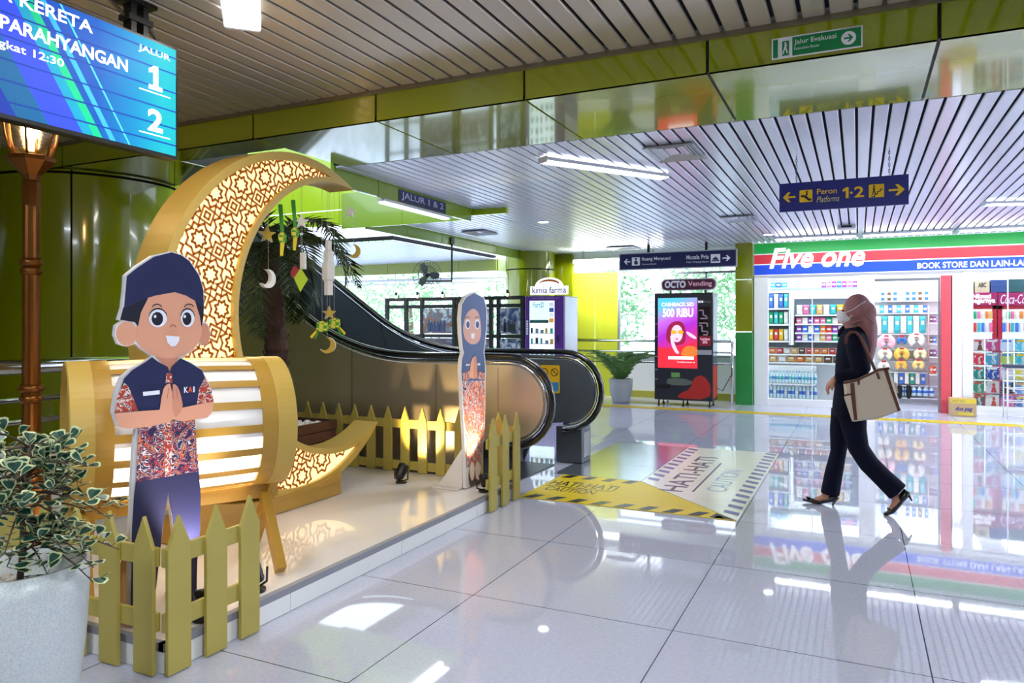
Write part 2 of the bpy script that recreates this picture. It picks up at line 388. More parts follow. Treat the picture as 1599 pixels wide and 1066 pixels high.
# back wall: lime translucent-looking wall panels, window, sill wall
mb = MB(); mb.b2((-5.9, 13.9, 0), (-5.22, 14.02, 2.9))
struct('wall_back_return', mb, GREEN)
LWALL = mat('lime_wall_glossy', '#d9de3a', 0.25, coat=.5, amt=.03)
mb = MB()
for a, b in ((-5.22, -4.78), (-4.77, -4.3)): mb.b2((a + .004, 14, 0), (b - .004, 14.06, 2.46))
struct('wall_back', mb, LWALL)
mb = MB(); mb.b2((-4.3, 14, 0), (-1.65, 14.1, .80)); struct('wall_back_low', mb, WHITE)
struct('baseboard_back', MB().b2((-4.3, 13.97, 0), (-1.95, 14.0, .13)), mat('olive_skirting', '#a9a338', .4))
struct('wall_back_top', MB().b2((-5.45, 14, 2.5), (-1.65, 14.1, 2.9)), mat('pale_lintel', '#dfe6da', .5))
mb = MB(); mb.b2((-4.3, 13.98, .80), (-1.95, 14.08, .84)); mb.b2((-4.3, 14, 2.38), (-1.95, 14.08, 2.42)); mb.b2((-4.3, 14, .84), (-4.26, 14.08, 2.4))
for x in (-2.6,): mb.b2((x, 14, .84), (x + .04, 14.06, 2.4))
struct('window_1', mb, mat('window_frame_grey', '#a8aeb0', .4, metal=.6))
struct('window_1_pane', MB().b2((-4.26, 14.03, .84), (-1.95, 14.036, 2.38)), GLASS)
mb = MB(); mb.b2((-1.96, 13.4, .0), (-1.67, 13.95, 1.28)); struct('column_green_base', mb, mat('green_panel', '#1f8a3a', .3, coat=.4))
mb = MB(); mb.b2((-1.96, 13.4, 1.295), (-1.67, 13.95, 2.2)); mb.b2((-1.96, 13.4, 2.215), (-1.67, 13.95, 2.85)); struct('column_lime', mb, GREEN)
# safety railing in front of the back window
br = thing('steel_railing', 'steel four bar railing along the back window behind the vending machine', 'railing', (-4.2, 13.3, 0))
for z in (1.12, .92, .72): MB().tube([(-5.2, 13.3, z), (-2.02, 13.3, z), (-1.99, 13.3, z - .05)], .028 if z > 1 else .018, 10).build('rail', CHROME, br)
for x in (-5.1, -3.15, -2.0): MB().tube([(x, 13.3, 0), (x, 13.3, 1.12)], .024, 10).build('post', CHROME, br)
# floor plates, mats, tactile strips
MATY = mat('caution_mat_yellow', '#dcc10e', .4, noise=14, amt=.12, coat=.0)
MATP = mat('caution_mat_glare', '#dedcc6', .3, noise=10, amt=.06, coat=.2)  # glare on the yellow mat painted in as pale cream; print muted too
MBLK = mat('caution_black', '#17181c', .35); MGREY = mat('caution_muted_violet', '#5f5f92', .3)
fl = Fr((0, 0, 0), (1, 0, 0), (0, 1, 0))
m1 = thing('caution_mat', 'yellow black-striped floor mat in front of the escalator and fence end', 'floor mat', (-1.7, 5.9, 0))
poly(fl, [(-2.5, 5.42), (-.79, 5.42), (-1.765, 6.42), (-2.5, 6.42)], .001, .004).build('sheet', MATY, m1)
mb = MB()
for k in range(9):
    x = -2.47 + k * .19
    if x + .09 < -.86: poly(fl, [(x, 5.43), (x + .085, 5.43), (x + .145, 5.56), (x + .06, 5.56)] if x < -1.02 else [(x, 5.43), (x + .085, 5.43), (x + .04, 5.50), (x + .02, 5.50)], .0055, .0006, mb)
poly(fl, [(-.98, 5.43), (-.80, 5.43), (-.95, 5.57)], .0055, .0006, mb)
for k in range(4):
    x = -2.47 + k * .19; poly(fl, [(x, 6.28), (x + .085, 6.28), (x + .13, 6.41), (x + .045, 6.41)], .0055, .0006, mb)
mb.build('hazard_stripe_pattern', MBLK, m1)
text('HATI-HATI', fl, -2.46, -1.86, 5.95, 6.13, MBLK, m1, .0058, .008); text('CAUTION', fl, -2.42, -1.98, 5.74, 5.88, MBLK, m1, .0058)
rect(fl, -2.46, 5.905, -1.86, 5.92, .0055, .0006).build('underline', MBLK, m1)
m2 = thing('caution_mat', 'pale glare-coloured floor mat with violet stripes and dark lettering, leading to the shop', 'floor mat', (-1.2, 7, 0))
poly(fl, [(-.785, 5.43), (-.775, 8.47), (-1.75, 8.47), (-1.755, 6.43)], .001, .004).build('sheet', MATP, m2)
mb = MB()
for k in range(15):
    y = 5.62 + k * .195; poly(fl, [(-.91, y), (-.795, y - .06), (-.795, y + .025), (-.91, y + .085)] , .0055, .0006, mb)
for k in range(10):
    y = 6.55 + k * .195; poly(fl, [(-1.735, y), (-1.62, y - .06), (-1.62, y + .025), (-1.735, y + .085)], .0055, .0006, mb)
mb.build('hazard_stripe_pattern', MGREY, m2)
f2 = Fr((0, 0, 0), (0, 1, 0), (-1, 0, 0))
text('HATI-HATI', f2, 6.15, 7.9, 1.33, 1.53, mat('caution_muted_black', '#4a4c58', .3), m2, .0058, .01); text('CAUTION', f2, 6.3, 7.3, 1.0, 1.17, mat('caution_muted_blue', '#8fa5b8', .3), m2, .0058)
rect(f2, 6.2, 1.245, 7.6, 1.262, .0055, .0006).build('underline', MATS['caution_muted_black'], m2)
fp = thing('landing_plate', 'grey metal landing plate on the floor at the foot of the escalator', 'floor plate', (-2, 7.4, 0))
mb = MB()
for a, b in ((6.43, 7.1), (7.105, 7.8), (7.805, 8.45)): mb.b2((-2.6, a, .0005), (-1.762, b, .004))
mb.build('plate', mat('landing_steel', '#8d939c', .18, metal=.7, noise=60, amt=.1), fp)
TACT = mat('tactile_yellow', '#d9c22a', .3, noise=20)
mb = MB(); mb.b2((-6, 12.12, .0005), (2.0, 12.4, .004))
for k in range(4): mb.b2((-6, 12.15 + k * .068, .004), (2.0, 12.18 + k * .068, .008))
solo('tactile_strip', mb, TACT, 'long yellow ribbed tactile paving strip across the floor before the shop', 'tactile paving')
mb = MB(); mb.b2((2.02, 9.5, .0005), (2.32, 12.4, .004))
for k in range(4): mb.b2((2.05 + k * .068, 9.5, .004), (2.08 + k * .068, 12.4, .008))
solo('tactile_strip', mb, TACT, 'yellow tactile paving strip turning towards the viewer at the shop corner', 'tactile paving')
# ================================================================== STAGE, FENCES
SX, SY0, SY1, SZ = -2.515, 2.06, 5.40, .12
st = thing('stage_platform', 'low white glossy stage platform with grey edge strip carrying the display', 'platform', (-4, 3.7, 0))
STG = mat('stage_white_gloss', '#ebe6e4', .05, noise=30, amt=.03)
MB().b2((-5.5, SY0 + .01, .005), (SX - .012, SY1, SZ)).build('top_board', STG, st)
mb = MB(); ys = [SY0, 2.78, 3.75, 4.72, SY1]
for a, b in zip(ys[:-1], ys[1:]): mb.b2((SX - .012, a + .002, 0.002), (SX, b - .002, SZ - .03))
mb.b2((-5.5, SY0 - .002, .002), (SX, SY0 + .01, SZ - .03)); mb.build('skirting', WHITE, st)
mb = MB(); mb.b2((SX - .03, SY0 - .006, SZ - .03), (SX + .004, SY1, SZ + .003)); mb.b2((-5.5, SY0 - .006, SZ - .03), (SX, SY0 + .02, SZ + .003)); mb.build('edge_strip', GREYP, st)

def picket(mb, p, along, nrm, w=.112, z0=.0, h=.63, t=.018):
    p = V(p); a = V(along); n = V(nrm); q = [p + a * (-w / 2), p + a * (w / 2), p + a * (w / 2) + V((0, 0, h - .13)), p + V((0, 0, h)), p + a * (-w / 2) + V((0, 0, h - .13))]
    return mb.prism([x + V((0, 0, z0)) for x in q], n * t)
def fence(label, a, b, ds, nrm, z0=.0, h=.63, rails=(.17, .43), w=.112, rr=None):
    a, b = V(a), V(b); d = (b - a).normalized(); n = V(nrm); L = (b - a).length
    f = thing('picket_fence', label, 'fence', tuple(a), 'yellow picket fences around the stage')
    r0, r1 = rr or (0, L)
    for z in rails:
        q = a + V((0, 0, z0 + z)); MB().prism([q + d * r0, q + d * r1, q + d * r1 + V((0, 0, .075)), q + d * r0 + V((0, 0, .075))], n * -.018).build('rail', FENCE, f, bevel=.002)
    for x in ds:
        MB_ = MB(); picket(MB_, a + d * x, d, n, w, z0, h); MB_.build('picket', FENCE, f, bevel=.002)
    return f
# near corner: along the front edge and along the long edge
fence('yellow picket fence along the front stage edge beside the big white plant pot', (-2.53, SY0 - .025, .0), (-4.2, SY0 - .025, .0), [.06, .27, .48, .70, .92, 1.14, 1.36], (0, -1, 0), .005, .63)
fence('yellow picket fence wrapping the near stage corner in front of the boy cutout', (SX + .022, SY0 - .02, .0), (SX + .022, 2.54, .0), [.06, .25, .44], (1, 0, 0), .005, .63)
fence('short yellow picket fence at the far stage corner beside the caution mat', (SX + .022, 4.85, .0), (SX + .022, 5.41, .0), [.07, .28, .49], (1, 0, 0), .005, .70, (.17, .47))
fence('long yellow picket fence behind the stage in front of the escalator side', (-6.0, SY1 - .02, SZ), (-2.86, SY1 - .02, SZ), [.09 + .18 * k for k in range(18)], (0, -1, 0), .004, .57, (.02, .38), .088)
fence('short yellow picket fence behind the girl cutout in front of the escalator end', (-2.76, SY1 - .02, SZ), (-2.52, SY1 - .02, SZ), [.10], (0, -1, 0), .004, .57, (.02, .38), .10)

# ================================================================== DRUM ON CROSSED LEGS
dc = V((-3.157, 2.672, .885)); az = rad(30); da = V((sin(az), cos(az), 0)); dp = V((cos(az), -sin(az), 0)); dz = V((0, 0, 1))
MD = Matrix((dp, dz, da)).transposed()   # local x=p, y=z, z=axis
dr = thing('drum', 'large gold and white slatted drum lying on crossed legs behind the boy cutout', 'drum', (dc.x, dc.y, SZ))
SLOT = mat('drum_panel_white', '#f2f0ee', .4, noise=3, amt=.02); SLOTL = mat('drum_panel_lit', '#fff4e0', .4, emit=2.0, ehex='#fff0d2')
GOLDD = mat('gold_lacquer', '#b08834', .35, noise=4, amt=.06)
Rb = lambda t: .335 + .014 * (1 - (t / .5) ** 2)
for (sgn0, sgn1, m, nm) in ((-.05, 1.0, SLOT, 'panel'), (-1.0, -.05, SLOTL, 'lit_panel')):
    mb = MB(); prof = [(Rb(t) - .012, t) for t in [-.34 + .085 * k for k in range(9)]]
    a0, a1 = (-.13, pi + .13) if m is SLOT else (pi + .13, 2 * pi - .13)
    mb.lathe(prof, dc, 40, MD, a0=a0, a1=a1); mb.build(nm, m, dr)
mb = MB(); n_r = 18
for k in range(n_r):
    a = 2 * pi * k / n_r; hw = .052 if k % 1 == 0 else .05
    mb.lathe([(Rb(t) - .02, t) for t in [-.35 + .1 * j for j in range(8)]] + [(Rb(t), t) for t in [.35 - .1 * j for j in range(8)]] + [(Rb(-.35) - .02, -.35)], dc, 3, MD, smooth=False, a0=a - hw * 1.1, a1=a + hw * 1.1)
mb.build('rib', GOLDD, dr)
for s in (-1, 1):
    MB().lathe([(.315, s * .33), (Rb(.33) + .003, s * .33), (Rb(.41) + .004, s * .41), (.31, s * .41)], dc, 56, MD, smooth=False).build('band', GOLDD, dr)
    MB().lathe([(.30, s * .405), (.346, s * .405), (.345, s * .50), (.338, s * .505), (.325, s * .505), (.325, s * .48)], dc, 64, MD, smooth=False).build('end_rim', GOLD, dr)
    MB().cyl(dc + da * (s * .478), .33, .004, 48, MD).build('drumhead', mat('drumhead_cream', '#d9d2c4', .6), dr)
for s in (-1, 1):
    c0 = dc + da * (s * .43); c0.z = .50
    for q in (-1, 1):
        off = da * (.0 if q > 0 else .03 * 1)
        foot = c0 + dp * (.30 * q) + off; foot.z = SZ + .022; top = c0 + dp * (-.28 * q) + off; top.z = .82
        MB().bar(foot, top, .062, .05, da).build('leg', GOLDD, dr, bevel=.003)
MB().bar(dc + da * -.5 - dz * .38 - dp * .0, dc + da * .5 - dz * .38, .05, .085).build('stretcher', GOLDD, dr, bevel=.003)

# ================================================================== GLOWING CRESCENT
XC = -3.57; CD = .24
fc = Fr((XC, 0, 0), (0, 1, 0), (0, 0, 1), (1, 0, 0))
O0, R0, I0, R1 = V((4.07, 1.405)), 1.205, V((4.475, 1.475)), 1.00
def crescent(o0, r0, o1, r1, n=72):
    d = o1 - o0; L = d.length; ang = math.atan2(d.y, d.x)
    x = (L * L + r0 * r0 - r1 * r1) / (2 * L); t0 = math.acos(max(-1, min(1, x / r0))); t1 = math.acos(max(-1, min(1, (x - L) / r1)))
    out = [(o0.x + r0 * cos(ang + t0 + (2 * pi - 2 * t0) * i / n), o0.y + r0 * sin(ang + t0 + (2 * pi - 2 * t0) * i / n)) for i in range(n + 1)]
    inn = [(o1.x + r1 * cos(ang - t1 - (2 * pi - 2 * t1) * i / n), o1.y + r1 * sin(ang - t1 - (2 * pi - 2 * t1) * i / n)) for i in range(n + 1)]
    return out, inn
out, inn = crescent(O0, R0, I0, R1)
bd = .055
out2, inn2 = crescent(O0, R0 - bd, I0, R1 + bd * .75)
cm = thing('crescent_moon', 'tall gold crescent moon light box with glowing star lattice on a gold base', 'light box', (XC, 4.07, SZ))
def strip(mb, A, B, za, zb):   # ribbon between two equally long outlines
    n = len(A); vs = [fc.p(x, y, za) for x, y in A] + [fc.p(x, y, zb) for x, y in B]
    mb.add(vs, [(i, i + 1, n + i + 1, n + i) for i in range(n - 1)])
mb = MB(); strip(mb, out, out, 0, -CD); strip(mb, inn, inn, 0, -CD); strip(mb, out, inn[::-1], -CD, -CD); mb.build('casing', GOLD, cm, smooth=False)
mb = MB(); strip(mb, out, out2, 0, 0); strip(mb, inn, inn2, 0, 0); strip(mb, out2, out2, 0, -.03); strip(mb, inn2, inn2, 0, -.03)
mb.build('border', GOLD, cm, smooth=False)
LITC = ramp_mat('lit_diffuser', [(.3, '#ffdc90'), (.7, '#ffe8a8')], 1.2, emit=1.0)
mb = MB(); strip(mb, out2, inn2[::-1], -.028, -.028); mb.build('lit_panel', LITC, cm)
# star lattice: ring bands cut into small pieces, kept where they lie on the panel
def inside(x, y): return (V((x, y)) - O0).length < R0 - bd + .01 and (V((x, y)) - I0).length > R1 + bd * .75 - .01
mb = MB(); zl = -.026; cell = .27
def band(pts, w, closed=True):
    n = len(pts)
    for i in range(n if closed else n - 1):
        a, b = V(pts[i]), V(pts[(i + 1) % n]); L = (b - a).length
        if L < 1e-5: continue
        d = (b - a) / L; t = V((-d.y, d.x)) * (w / 2); k = max(1, int(L / .012)); e = d * (w * .35)
        for j in range(k):
            p, q = a + (b - a) * (j / k), a + (b - a) * ((j + 1) / k)
            if j == 0: p = p - e
            if j == k - 1: q = q + e
            c = (p + q) / 2
            if inside(c.x, c.y): mb.add([fc.p(*(p + t), zl), fc.p(*(q + t), zl), fc.p(*(q - t), zl), fc.p(*(p - t), zl)], [(0, 1, 2, 3)])
def star(c, ro, ri, n=8, rot=0.0): return [(c.x + (ro if i % 2 == 0 else ri) * cos(rot + pi * i / n), c.y + (ro if i % 2 == 0 else ri) * sin(rot + pi * i / n)) for i in range(2 * n)]
rot = rad(22.4); cell = .228
ex, ey = V((cos(rot), sin(rot))), V((-sin(rot), cos(rot)))
for i in range(-9, 10):
    for j in range(-9, 10):
        c = V((3.522, 2.308)) + ex * (i * cell) + ey * (j * cell)
        if (c - O0).length > R0 + .3: continue
        band(star(c, .104, .080, 8, rot), .0165); band(star(c, .057, .040, 8, rot), .0165)
        x = c + ex * (cell / 2) + ey * (cell / 2)      # nested diamonds
        for h in (.062, .026): band([tuple(x + ex * h), tuple(x + ey * h), tuple(x - ex * h), tuple(x - ey * h)], .016)
        x = c + ey * (cell / 2)      # pair of chevrons
        for sg in (-1, 1):
            band([tuple(x + ex * (sg * .016) + ey * .05), tuple(x + ex * (sg * .052)), tuple(x + ex * (sg * .016) - ey * .05)], .013, False)
mb.build('star_lattice', mat('amber_vinyl', '#9a5a18', .5, emit=.22, ehex='#c87018'), cm, recalc=False)
mb = MB(); mb.b2((XC - .30, 3.0, SZ + .004), (XC + .02, 4.47, SZ + .11)); mb.build('plinth', GOLDD, cm, bevel=.004)
mb = MB(); cur = [(y, .33 + (abs(y - 3.9) / .9) ** 2 * .16) for y in [3.1 + .08 * k for k in range(18)]]
mb.prism([fc.p(y, z - .10, .03) for y, z in cur] + [fc.p(4.46, SZ + .1, .03), fc.p(3.1, SZ + .1, .03)], (-.06, 0, 0)); mb.build('cradle', GOLDD, cm)
l = lamp('crescent_glow', 'AREA', (XC + .03, 3.35, 1.4), 9, (1, .76, .4), .35, (0, rad(-90), 0), 1.6); l.rotation_euler = (0, rad(-90), 0)

# ================================================================== LAMP POST
lp = thing('lamp_post', 'copper brown fluted lamp post with lit glass lantern in front of the green column', 'street lamp', (-4.39, 2.68, SZ))
lx, ly = -4.39, 2.68
COP = mat('copper_lacquer', '#7c4a18', .3, metal=.7, noise=9, amt=.12)
MB().lathe([(.15, SZ), (.15, SZ + .05), (.11, SZ + .1), (.095, SZ + .35), (.06, SZ + .45)], (lx, ly, 0), 20).build('base', COP, lp)
mb = MB(); n = 20; prof = [(.052, .5), (.05, 1.0), (.047, 1.3), (.044, 2.12)]
vs = []
for r, z in prof: vs += [(lx + r * (1 - .09 * (j % 2)) * cos(2 * pi * j / n), ly + r * (1 - .09 * (j % 2)) * sin(2 * pi * j / n), z) for j in range(n)]
mb.add(vs, [(i * n + j, i * n + (j + 1) % n, (i + 1) * n + (j + 1) % n, (i + 1) * n + j) for i in range(3) for j in range(n)]); mb.build('pole', COP, lp)
for z, r in ((.97, .062), (1.03, .066), (1.72, .056), (1.77, .058)): MB().lathe([(r - .012, z - .025), (r, z - .01), (r, z + .01), (r - .012, z + .025)], (lx, ly, 0), 20).build('collar', COP, lp)
MB().lathe([(.048, 2.1), (.05, 2.24), (.04, 2.25), (.05, 2.28), (.125, 2.36), (.13, 2.385), (.11, 2.39)], (lx, ly, 0), 8, smooth=False).build('lantern_cup', COP, lp)
lanp = [(.105, 2.39), (.135, 2.5), (.15, 2.62), (.145, 2.70)]
MB().lathe(lanp, (lx, ly, 0), 24).build('lantern_glass', glass_mat('lantern_glass', (1, .93, .82), .12, .15), lp)
mb = MB()
for k in range(6):
    a = 2 * pi * k / 6 + .3; mb.tube([(lx + r * cos(a), ly + r * sin(a), z) for r, z in lanp], .007, 6)
mb.tube([(lx + .147 * cos(2 * pi * k / 24), ly + .147 * sin(2 * pi * k / 24), 2.7) for k in range(24)], .009, 6, True); mb.build('lantern_frame', COP, lp)
MB().lathe([(.16, 2.7), (.15, 2.73), (.06, 2.83), (.02, 2.86), (.015, 2.9)], (lx, ly, 0), 20).build('lantern_cap', COP, lp)
mb = MB(); mb.ball((lx, ly, 2.55), (.045, .045, .06), 14); mb.build('bulb', mat('bulb_warm', '#ffe2b0', .4, emit=45, ehex='#ffdcaa'), lp)
lamp('lantern_light', 'POINT', (lx, ly, 2.62), 11, (1, .62, .28), .06)

# ================================================================== DISPLAY SCREEN
XT = -3.30
ft = Fr((XT, 0, 0), (0, 1, 0), (0, 0, 1), (1, 0, 0))
tv = thing('display_screen', 'large departure display screen hung from the ceiling at upper left', 'screen', (XT, 2.2, 2.3))
y0, y1, z0, z1 = 1.58, 2.785, 2.285, 2.885
MB().b2((XT - .07, y0, z0), (XT, y1, z1)).build('housing', BLACK, tv, bevel=.004)
b_ = .014; sy0, sy1, sz0, sz1 = y0 + b_, y1 - b_, z0 + .02, z1 - b_
def scr_mat(n, h, e=1.0): return mat(n, h, .5, spec=.15, emit=e, noise=120, amt=.12)
m = bpy.data.materials.new('screen_gradient'); m.use_nodes = True; nt = m.node_tree; b = nt.nodes['Principled BSDF']; L = nt.links.new
t = nt.nodes.new('ShaderNodeTexCoord'); s_ = nt.nodes.new('ShaderNodeSeparateXYZ'); r = nt.nodes.new('ShaderNodeValToRGB'); L(t.outputs['Generated'], s_.inputs[0]); L(s_.outputs['Y'], r.inputs[0])
for p, h in ((.62, '#1a63c8'), (.80, '#1a9fd8')): e = r.color_ramp.elements.new(p); e.color = lin(h)
r.color_ramp.elements[0].position = .2; r.color_ramp.elements[0].color = lin('#2438b0'); r.color_ramp.elements[-1].position = .93; r.color_ramp.elements[-1].color = lin('#20c8d6')
L(r.outputs[0], b.inputs['Emission Color']); b.inputs['Emission Strength'].default_value = .95; b.inputs['Base Color'].default_value = (0, 0, 0, 1); b.inputs['Roughness'].default_value = .5; b.inputs['Specular IOR Level'].default_value = .15
rect(ft, sy0, sz0, sy1, sz1, 0.0, .001).build('screen', m, tv); PANEL[tv.name] = bpy.context.scene.objects['screen']
def band_p(name, ys_, h, e):
    a, bb = ys_; sl = -.62
    def cl(y): return min(sy1, max(sy0, y))
    H_ = sz1 - sz0; poly(ft, [(cl(a), sz1), (cl(bb), sz1), (cl(bb - sl * H_ * 1.0), sz0), (cl(a - sl * H_ * 1.0), sz0)], .0011, .0004).build(name, scr_mat('screen_' + name, h, e), PANEL[tv.name])
for ys_, nm, h in (((1.60, 1.74), 'stripe_dark', '#14507a'), ((1.74, 1.90), 'stripe_blue', '#2a3fd0'), ((1.90, 1.955), 'stripe_teal', '#0f7f9a'), ((1.955, 2.0), 'stripe_green', '#0fa06e'), ((2.04, 2.07), 'stripe_azure', '#2f8fe8'), ((2.14, 2.15), 'stripe_light', '#42b6ee')):
    band_p(nm, ys_, h, .9)
mb = MB()
for z in (2.355, 2.445, 2.535, 2.635, 2.735, 2.82): rect(ft, sy0, z, sy1, z + .008, .0016, .0004, mb)
mb.build('scan_line', scr_mat('screen_line', '#123a8a', .6), PANEL[tv.name])
TW = mat('screen_white', '#ffffff', .4, emit=1.6, amt=0)
text('JALUR', ft, 2.545, 2.735, 2.79, 2.83, scr_mat('screen_pale', '#d6fafa', 1.0), tv, .0022, .012)
mb = MB(); poly(ft, [(2.605, 2.62), (2.685, 2.62), (2.685, 2.642), (2.661, 2.642), (2.661, 2.745), (2.637, 2.745), (2.606, 2.722), (2.606, 2.702), (2.632, 2.712), (2.632, 2.642), (2.605, 2.642)], .0022, .0004, mb); mb.build('number', TW, PANEL[tv.name]); text('2', ft, 2.60, 2.69, 2.405, 2.52, TW, tv, .0022, .03)
for z_ in (2.602, 2.385): rect(ft, 2.55, z_, 2.735, z_ + .005, .0022, .0004).build('number_rule', TW, PANEL[tv.name])
text('NAMA KERETA', ft, 1.66, 2.30, 2.79, 2.845, TW, tv, .0022, .012)
text('ARGO PARAHYANGAN', ft, 1.62, 2.485, 2.665, 2.725, TW, tv, .0022, .018); text('Berangkat 12:30', ft, 1.72, 2.16, 2.575, 2.62, TW, tv, .0022, .004)
mb = MB(); mb.b2((XT - .12, 2.50, 3.04), (XT - .0, 2.66, 3.06)); mb.b2((XT - .09, 2.53, 2.80), (XT - .03, 2.56, 3.05)); mb.b2((XT - .09, 2.60, 2.80), (XT - .03, 2.63, 3.05)); mb.bar((XT - .06, 2.40, 3.04), (XT - .06, 2.55, 2.95), .02, .01); mb.bar((XT - .06, 2.76, 2.86), (XT - .06, 2.62, 2.98), .02, .01); mb.b2((XT - .1, 2.51, 2.95), (XT - .02, 2.65, 2.98)); mb.b2((XT - .1, 1.9, 2.75), (XT - .07, 2.70, 2.82))
mb.build('ceiling_bracket', BLACK, tv)

# ================================================================== ESCALATOR
es = thing('escalator', 'stainless steel escalator rising to the left behind the stage', 'escalator', (-4, 6.25, 0))
def esc_path(top, xe, zc, r, n=14):
    p = []
    for i in range(n + 1):
        a = -pi / 2 * 1.02 + (pi / 2 * 2.02) * i / n; p.append((xe - r + r * cos(a), zc + r * sin(a)))
    xa, R, g = -3.70, 2.2, rad(34)
    zt = zc + r
    for i in range(11):
        a = g * i / 10; p.append((xa - R * sin(a), zt + R * (1 - cos(a))))
    x_, z_ = p[-1]; p.append((x_ - 4.2, z_ + 4.2 * math.tan(g))); return p
HR = mat('handrail_rubber', '#0b0d14', .18, coat=.6); BSTEEL = mat('cladding_steel', '#d0c4b0', .38, metal=.9, noise=18, amt=.08, stretch=(1, 1, 14))
PEB = mat('balustrade_dark_steel', '#5c6670', .36, metal=.45, noise=90, amt=.35, bump=.15)
for k, (y, xe) in enumerate(((5.66, -2.30), (6.86, -2.27))):
    pth = esc_path(0, xe, .745, .39)
    MB().tube([(x, y, z) for x, z in pth], (.036), 12, flat=.75).build('handrail', HR, es)
    pin = esc_path(0, xe - .055, .745, .335)
    MB().tube([(x, y, z) for x, z in pin], .018, 8).build('handrail_guide', CHROME, es)
    ins = esc_path(0, xe - .075, .745, .315)
    body = [(x, z) for x, z in ins]
    m_ = BSTEEL if k == 0 else PEB
    low = [(-9.0, body[-1][1] - 3.4 if k else 0.0), (-3.6, 0.0), (-3.25, .12)] if k == 0 else [(-9.0, 2.6), (-4.6, .35), (-3.3, .30)]
    b2_ = body + [(body[-1][0], 0.01), (-3.1, .01), (-2.95, .40)]
    mb = MB(); mb.prism([(x, y - .02, z) for x, z in b2_], (0, .04, 0)); mb.build('balustrade', m_, es)
    if k == 0:
        mb = MB()
        for x, zt_ in ((-2.80, 1.04), (-3.42, 1.05), (-4.35, 1.2)): mb.b2((x, y - .0215, .12), (x + .004, y - .0205, zt_))
        mb.build('panel_joint', DARK, es)
    else:
        mb = MB()
        mb.bar((-3.1, y - .0225, .02), (-2.9, y - .0225, 1.02), .002, .004, (0, 1, 0)); mb.bar((-4.6, y - .0225, .5), (-4.9, y - .0225, 1.5), .002, .004, (0, 1, 0)); mb.build('panel_joint', DARK, es)
mb = MB(); x, z = -2.7, .004
stp = [(-2.75, .01), (-3.6, .02)]
px_, pz_ = -3.6, .02
while px_ > -8.2: stp += [(px_, pz_ + .2), (px_ - .3, pz_ + .2)]; px_ -= .3; pz_ += .2
mb.prism([(a, 5.72, b) for a, b in stp] + [(-8.3, 5.72, -.05), (-2.75, 5.72, -.05)], (0, 1.1, 0)); mb.build('steps', mat('step_metal', '#4a4e55', .35, metal=.7), es)
mb = MB(); mb.b2((-3.1, 5.69, .01), (-3.6, 5.75, .35)); mb.b2((-3.1, 6.77, .01), (-3.6, 6.83, .35)); mb.build('skirt', PEB, es)
fe = Fr((0, 6.83, 0), (1, 0, 0), (0, 0, 1))
mb = MB(); poly(fe, rrect(-2.92, .72, -2.70, 1.0, .015), 0, .002, mb); mb.build('warning_sticker', mat('sticker_yellow', '#e9b820', .4), es); wst = bpy.context.scene.objects['warning_sticker']
mb = MB()
for cx_, cz in ((-2.865, .93), (-2.755, .93)):
    o_ = circ(cx_, cz, .04, n=20); i_ = circ(cx_, cz, .033, n=20)
    for i in range(20): poly(fe, [o_[i], o_[(i + 1) % 20], i_[(i + 1) % 20], i_[i]], .0025, .0005, mb)
    poly(fe, [(cx_ - .026, cz + .022), (cx_ - .02, cz + .028), (cx_ + .028, cz - .02), (cx_ + .022, cz - .026)], .0025, .0005, mb)
mb.build('sticker_symbol', BLACK, wst)
mb = MB(); rect(fe, -2.90, .74, -2.81, .83, .0025, .0005, mb); rect(fe, -2.79, .74, -2.71, .83, .0025, .0005, mb); mb.build('sticker_picture', mat('sticker_blue', '#3f8ec4', .4), wst)
ps = thing('sensor_post', 'low grey metal pedestal standing at the foot of the escalator', 'pedestal', (-2.66, 7.1, 0))
MB().b2((-2.80, 6.98, .005), (-2.52, 7.25, .37)).build('body', mat('post_grey', '#6c7178', .35, metal=.4), ps, bevel=.006)
MB().b2((-2.5195, 7.03, .06), (-2.5175, 7.21, .31)).build('plate', STEEL, ps)
# ================================================================== CUTOUT FIGURES
SKIN = mat('print_skin', '#e0a183', .45, amt=.02); SKIN2 = mat('print_skin_shade', '#d18f75', .45, amt=.02); PNAVY = mat('print_navy', '#1c2350', .4, amt=.03); PNAVY2 = mat('print_dark_navy', '#151a3c', .4, amt=.03)
PBLK = mat('print_hair', '#14142a', .4); PWHT = mat('print_white', '#eceefa', .4, amt=.01); BOARD = mat('board_white', '#e3e0e0', .5, amt=.02)
BATIK = ramp_mat('batik_print', [(0, '#1b1f4a'), (.40, '#c9402a'), (.435, '#1b1f4a'), (.50, '#e0d4d4'), (.53, '#1b1f4a'), (.575, '#d0502c'), (.615, '#e0a45a'), (.64, '#1b1f4a'), (.72, '#e0d0cc')], 17, .45, dist=2.2, detail=2, interp='CONSTANT')
BATIKR = ramp_mat('batik_red_print', [(0, '#a3352a'), (.42, '#b8442e'), (.5, '#e7d6cc'), (.58, '#20224c'), (.66, '#d2552f')], 30, .45, dist=2.0, detail=2, interp='CONSTANT')
BATIKG = ramp_mat('batik_orange_print', [(0, '#25244e'), (.36, '#d9d2dc'), (.44, '#27264f'), (.5, '#d96a2c'), (.62, '#e7e0e4'), (.7, '#8d3a30')], 24, .45, dist=2.4, detail=2, interp='CONSTANT', stretch=(1, 1, .6))
bp0, bn = V((-2.745, 2.235, SZ)), V((.955, -.297, 0)); fb = Fr(bp0, (.297, .955, 0), (0, 0, 1), bn)
c3 = lambda pts: [fb.px(80 + x / 3.9925, 380 + y / 3.9925) for x, y in pts]
c7 = lambda pts: [(a, max(b, .003)) for a, b in (fb.px(160 + x / 2.42, 560 + y / 2.42) for x, y in pts)]
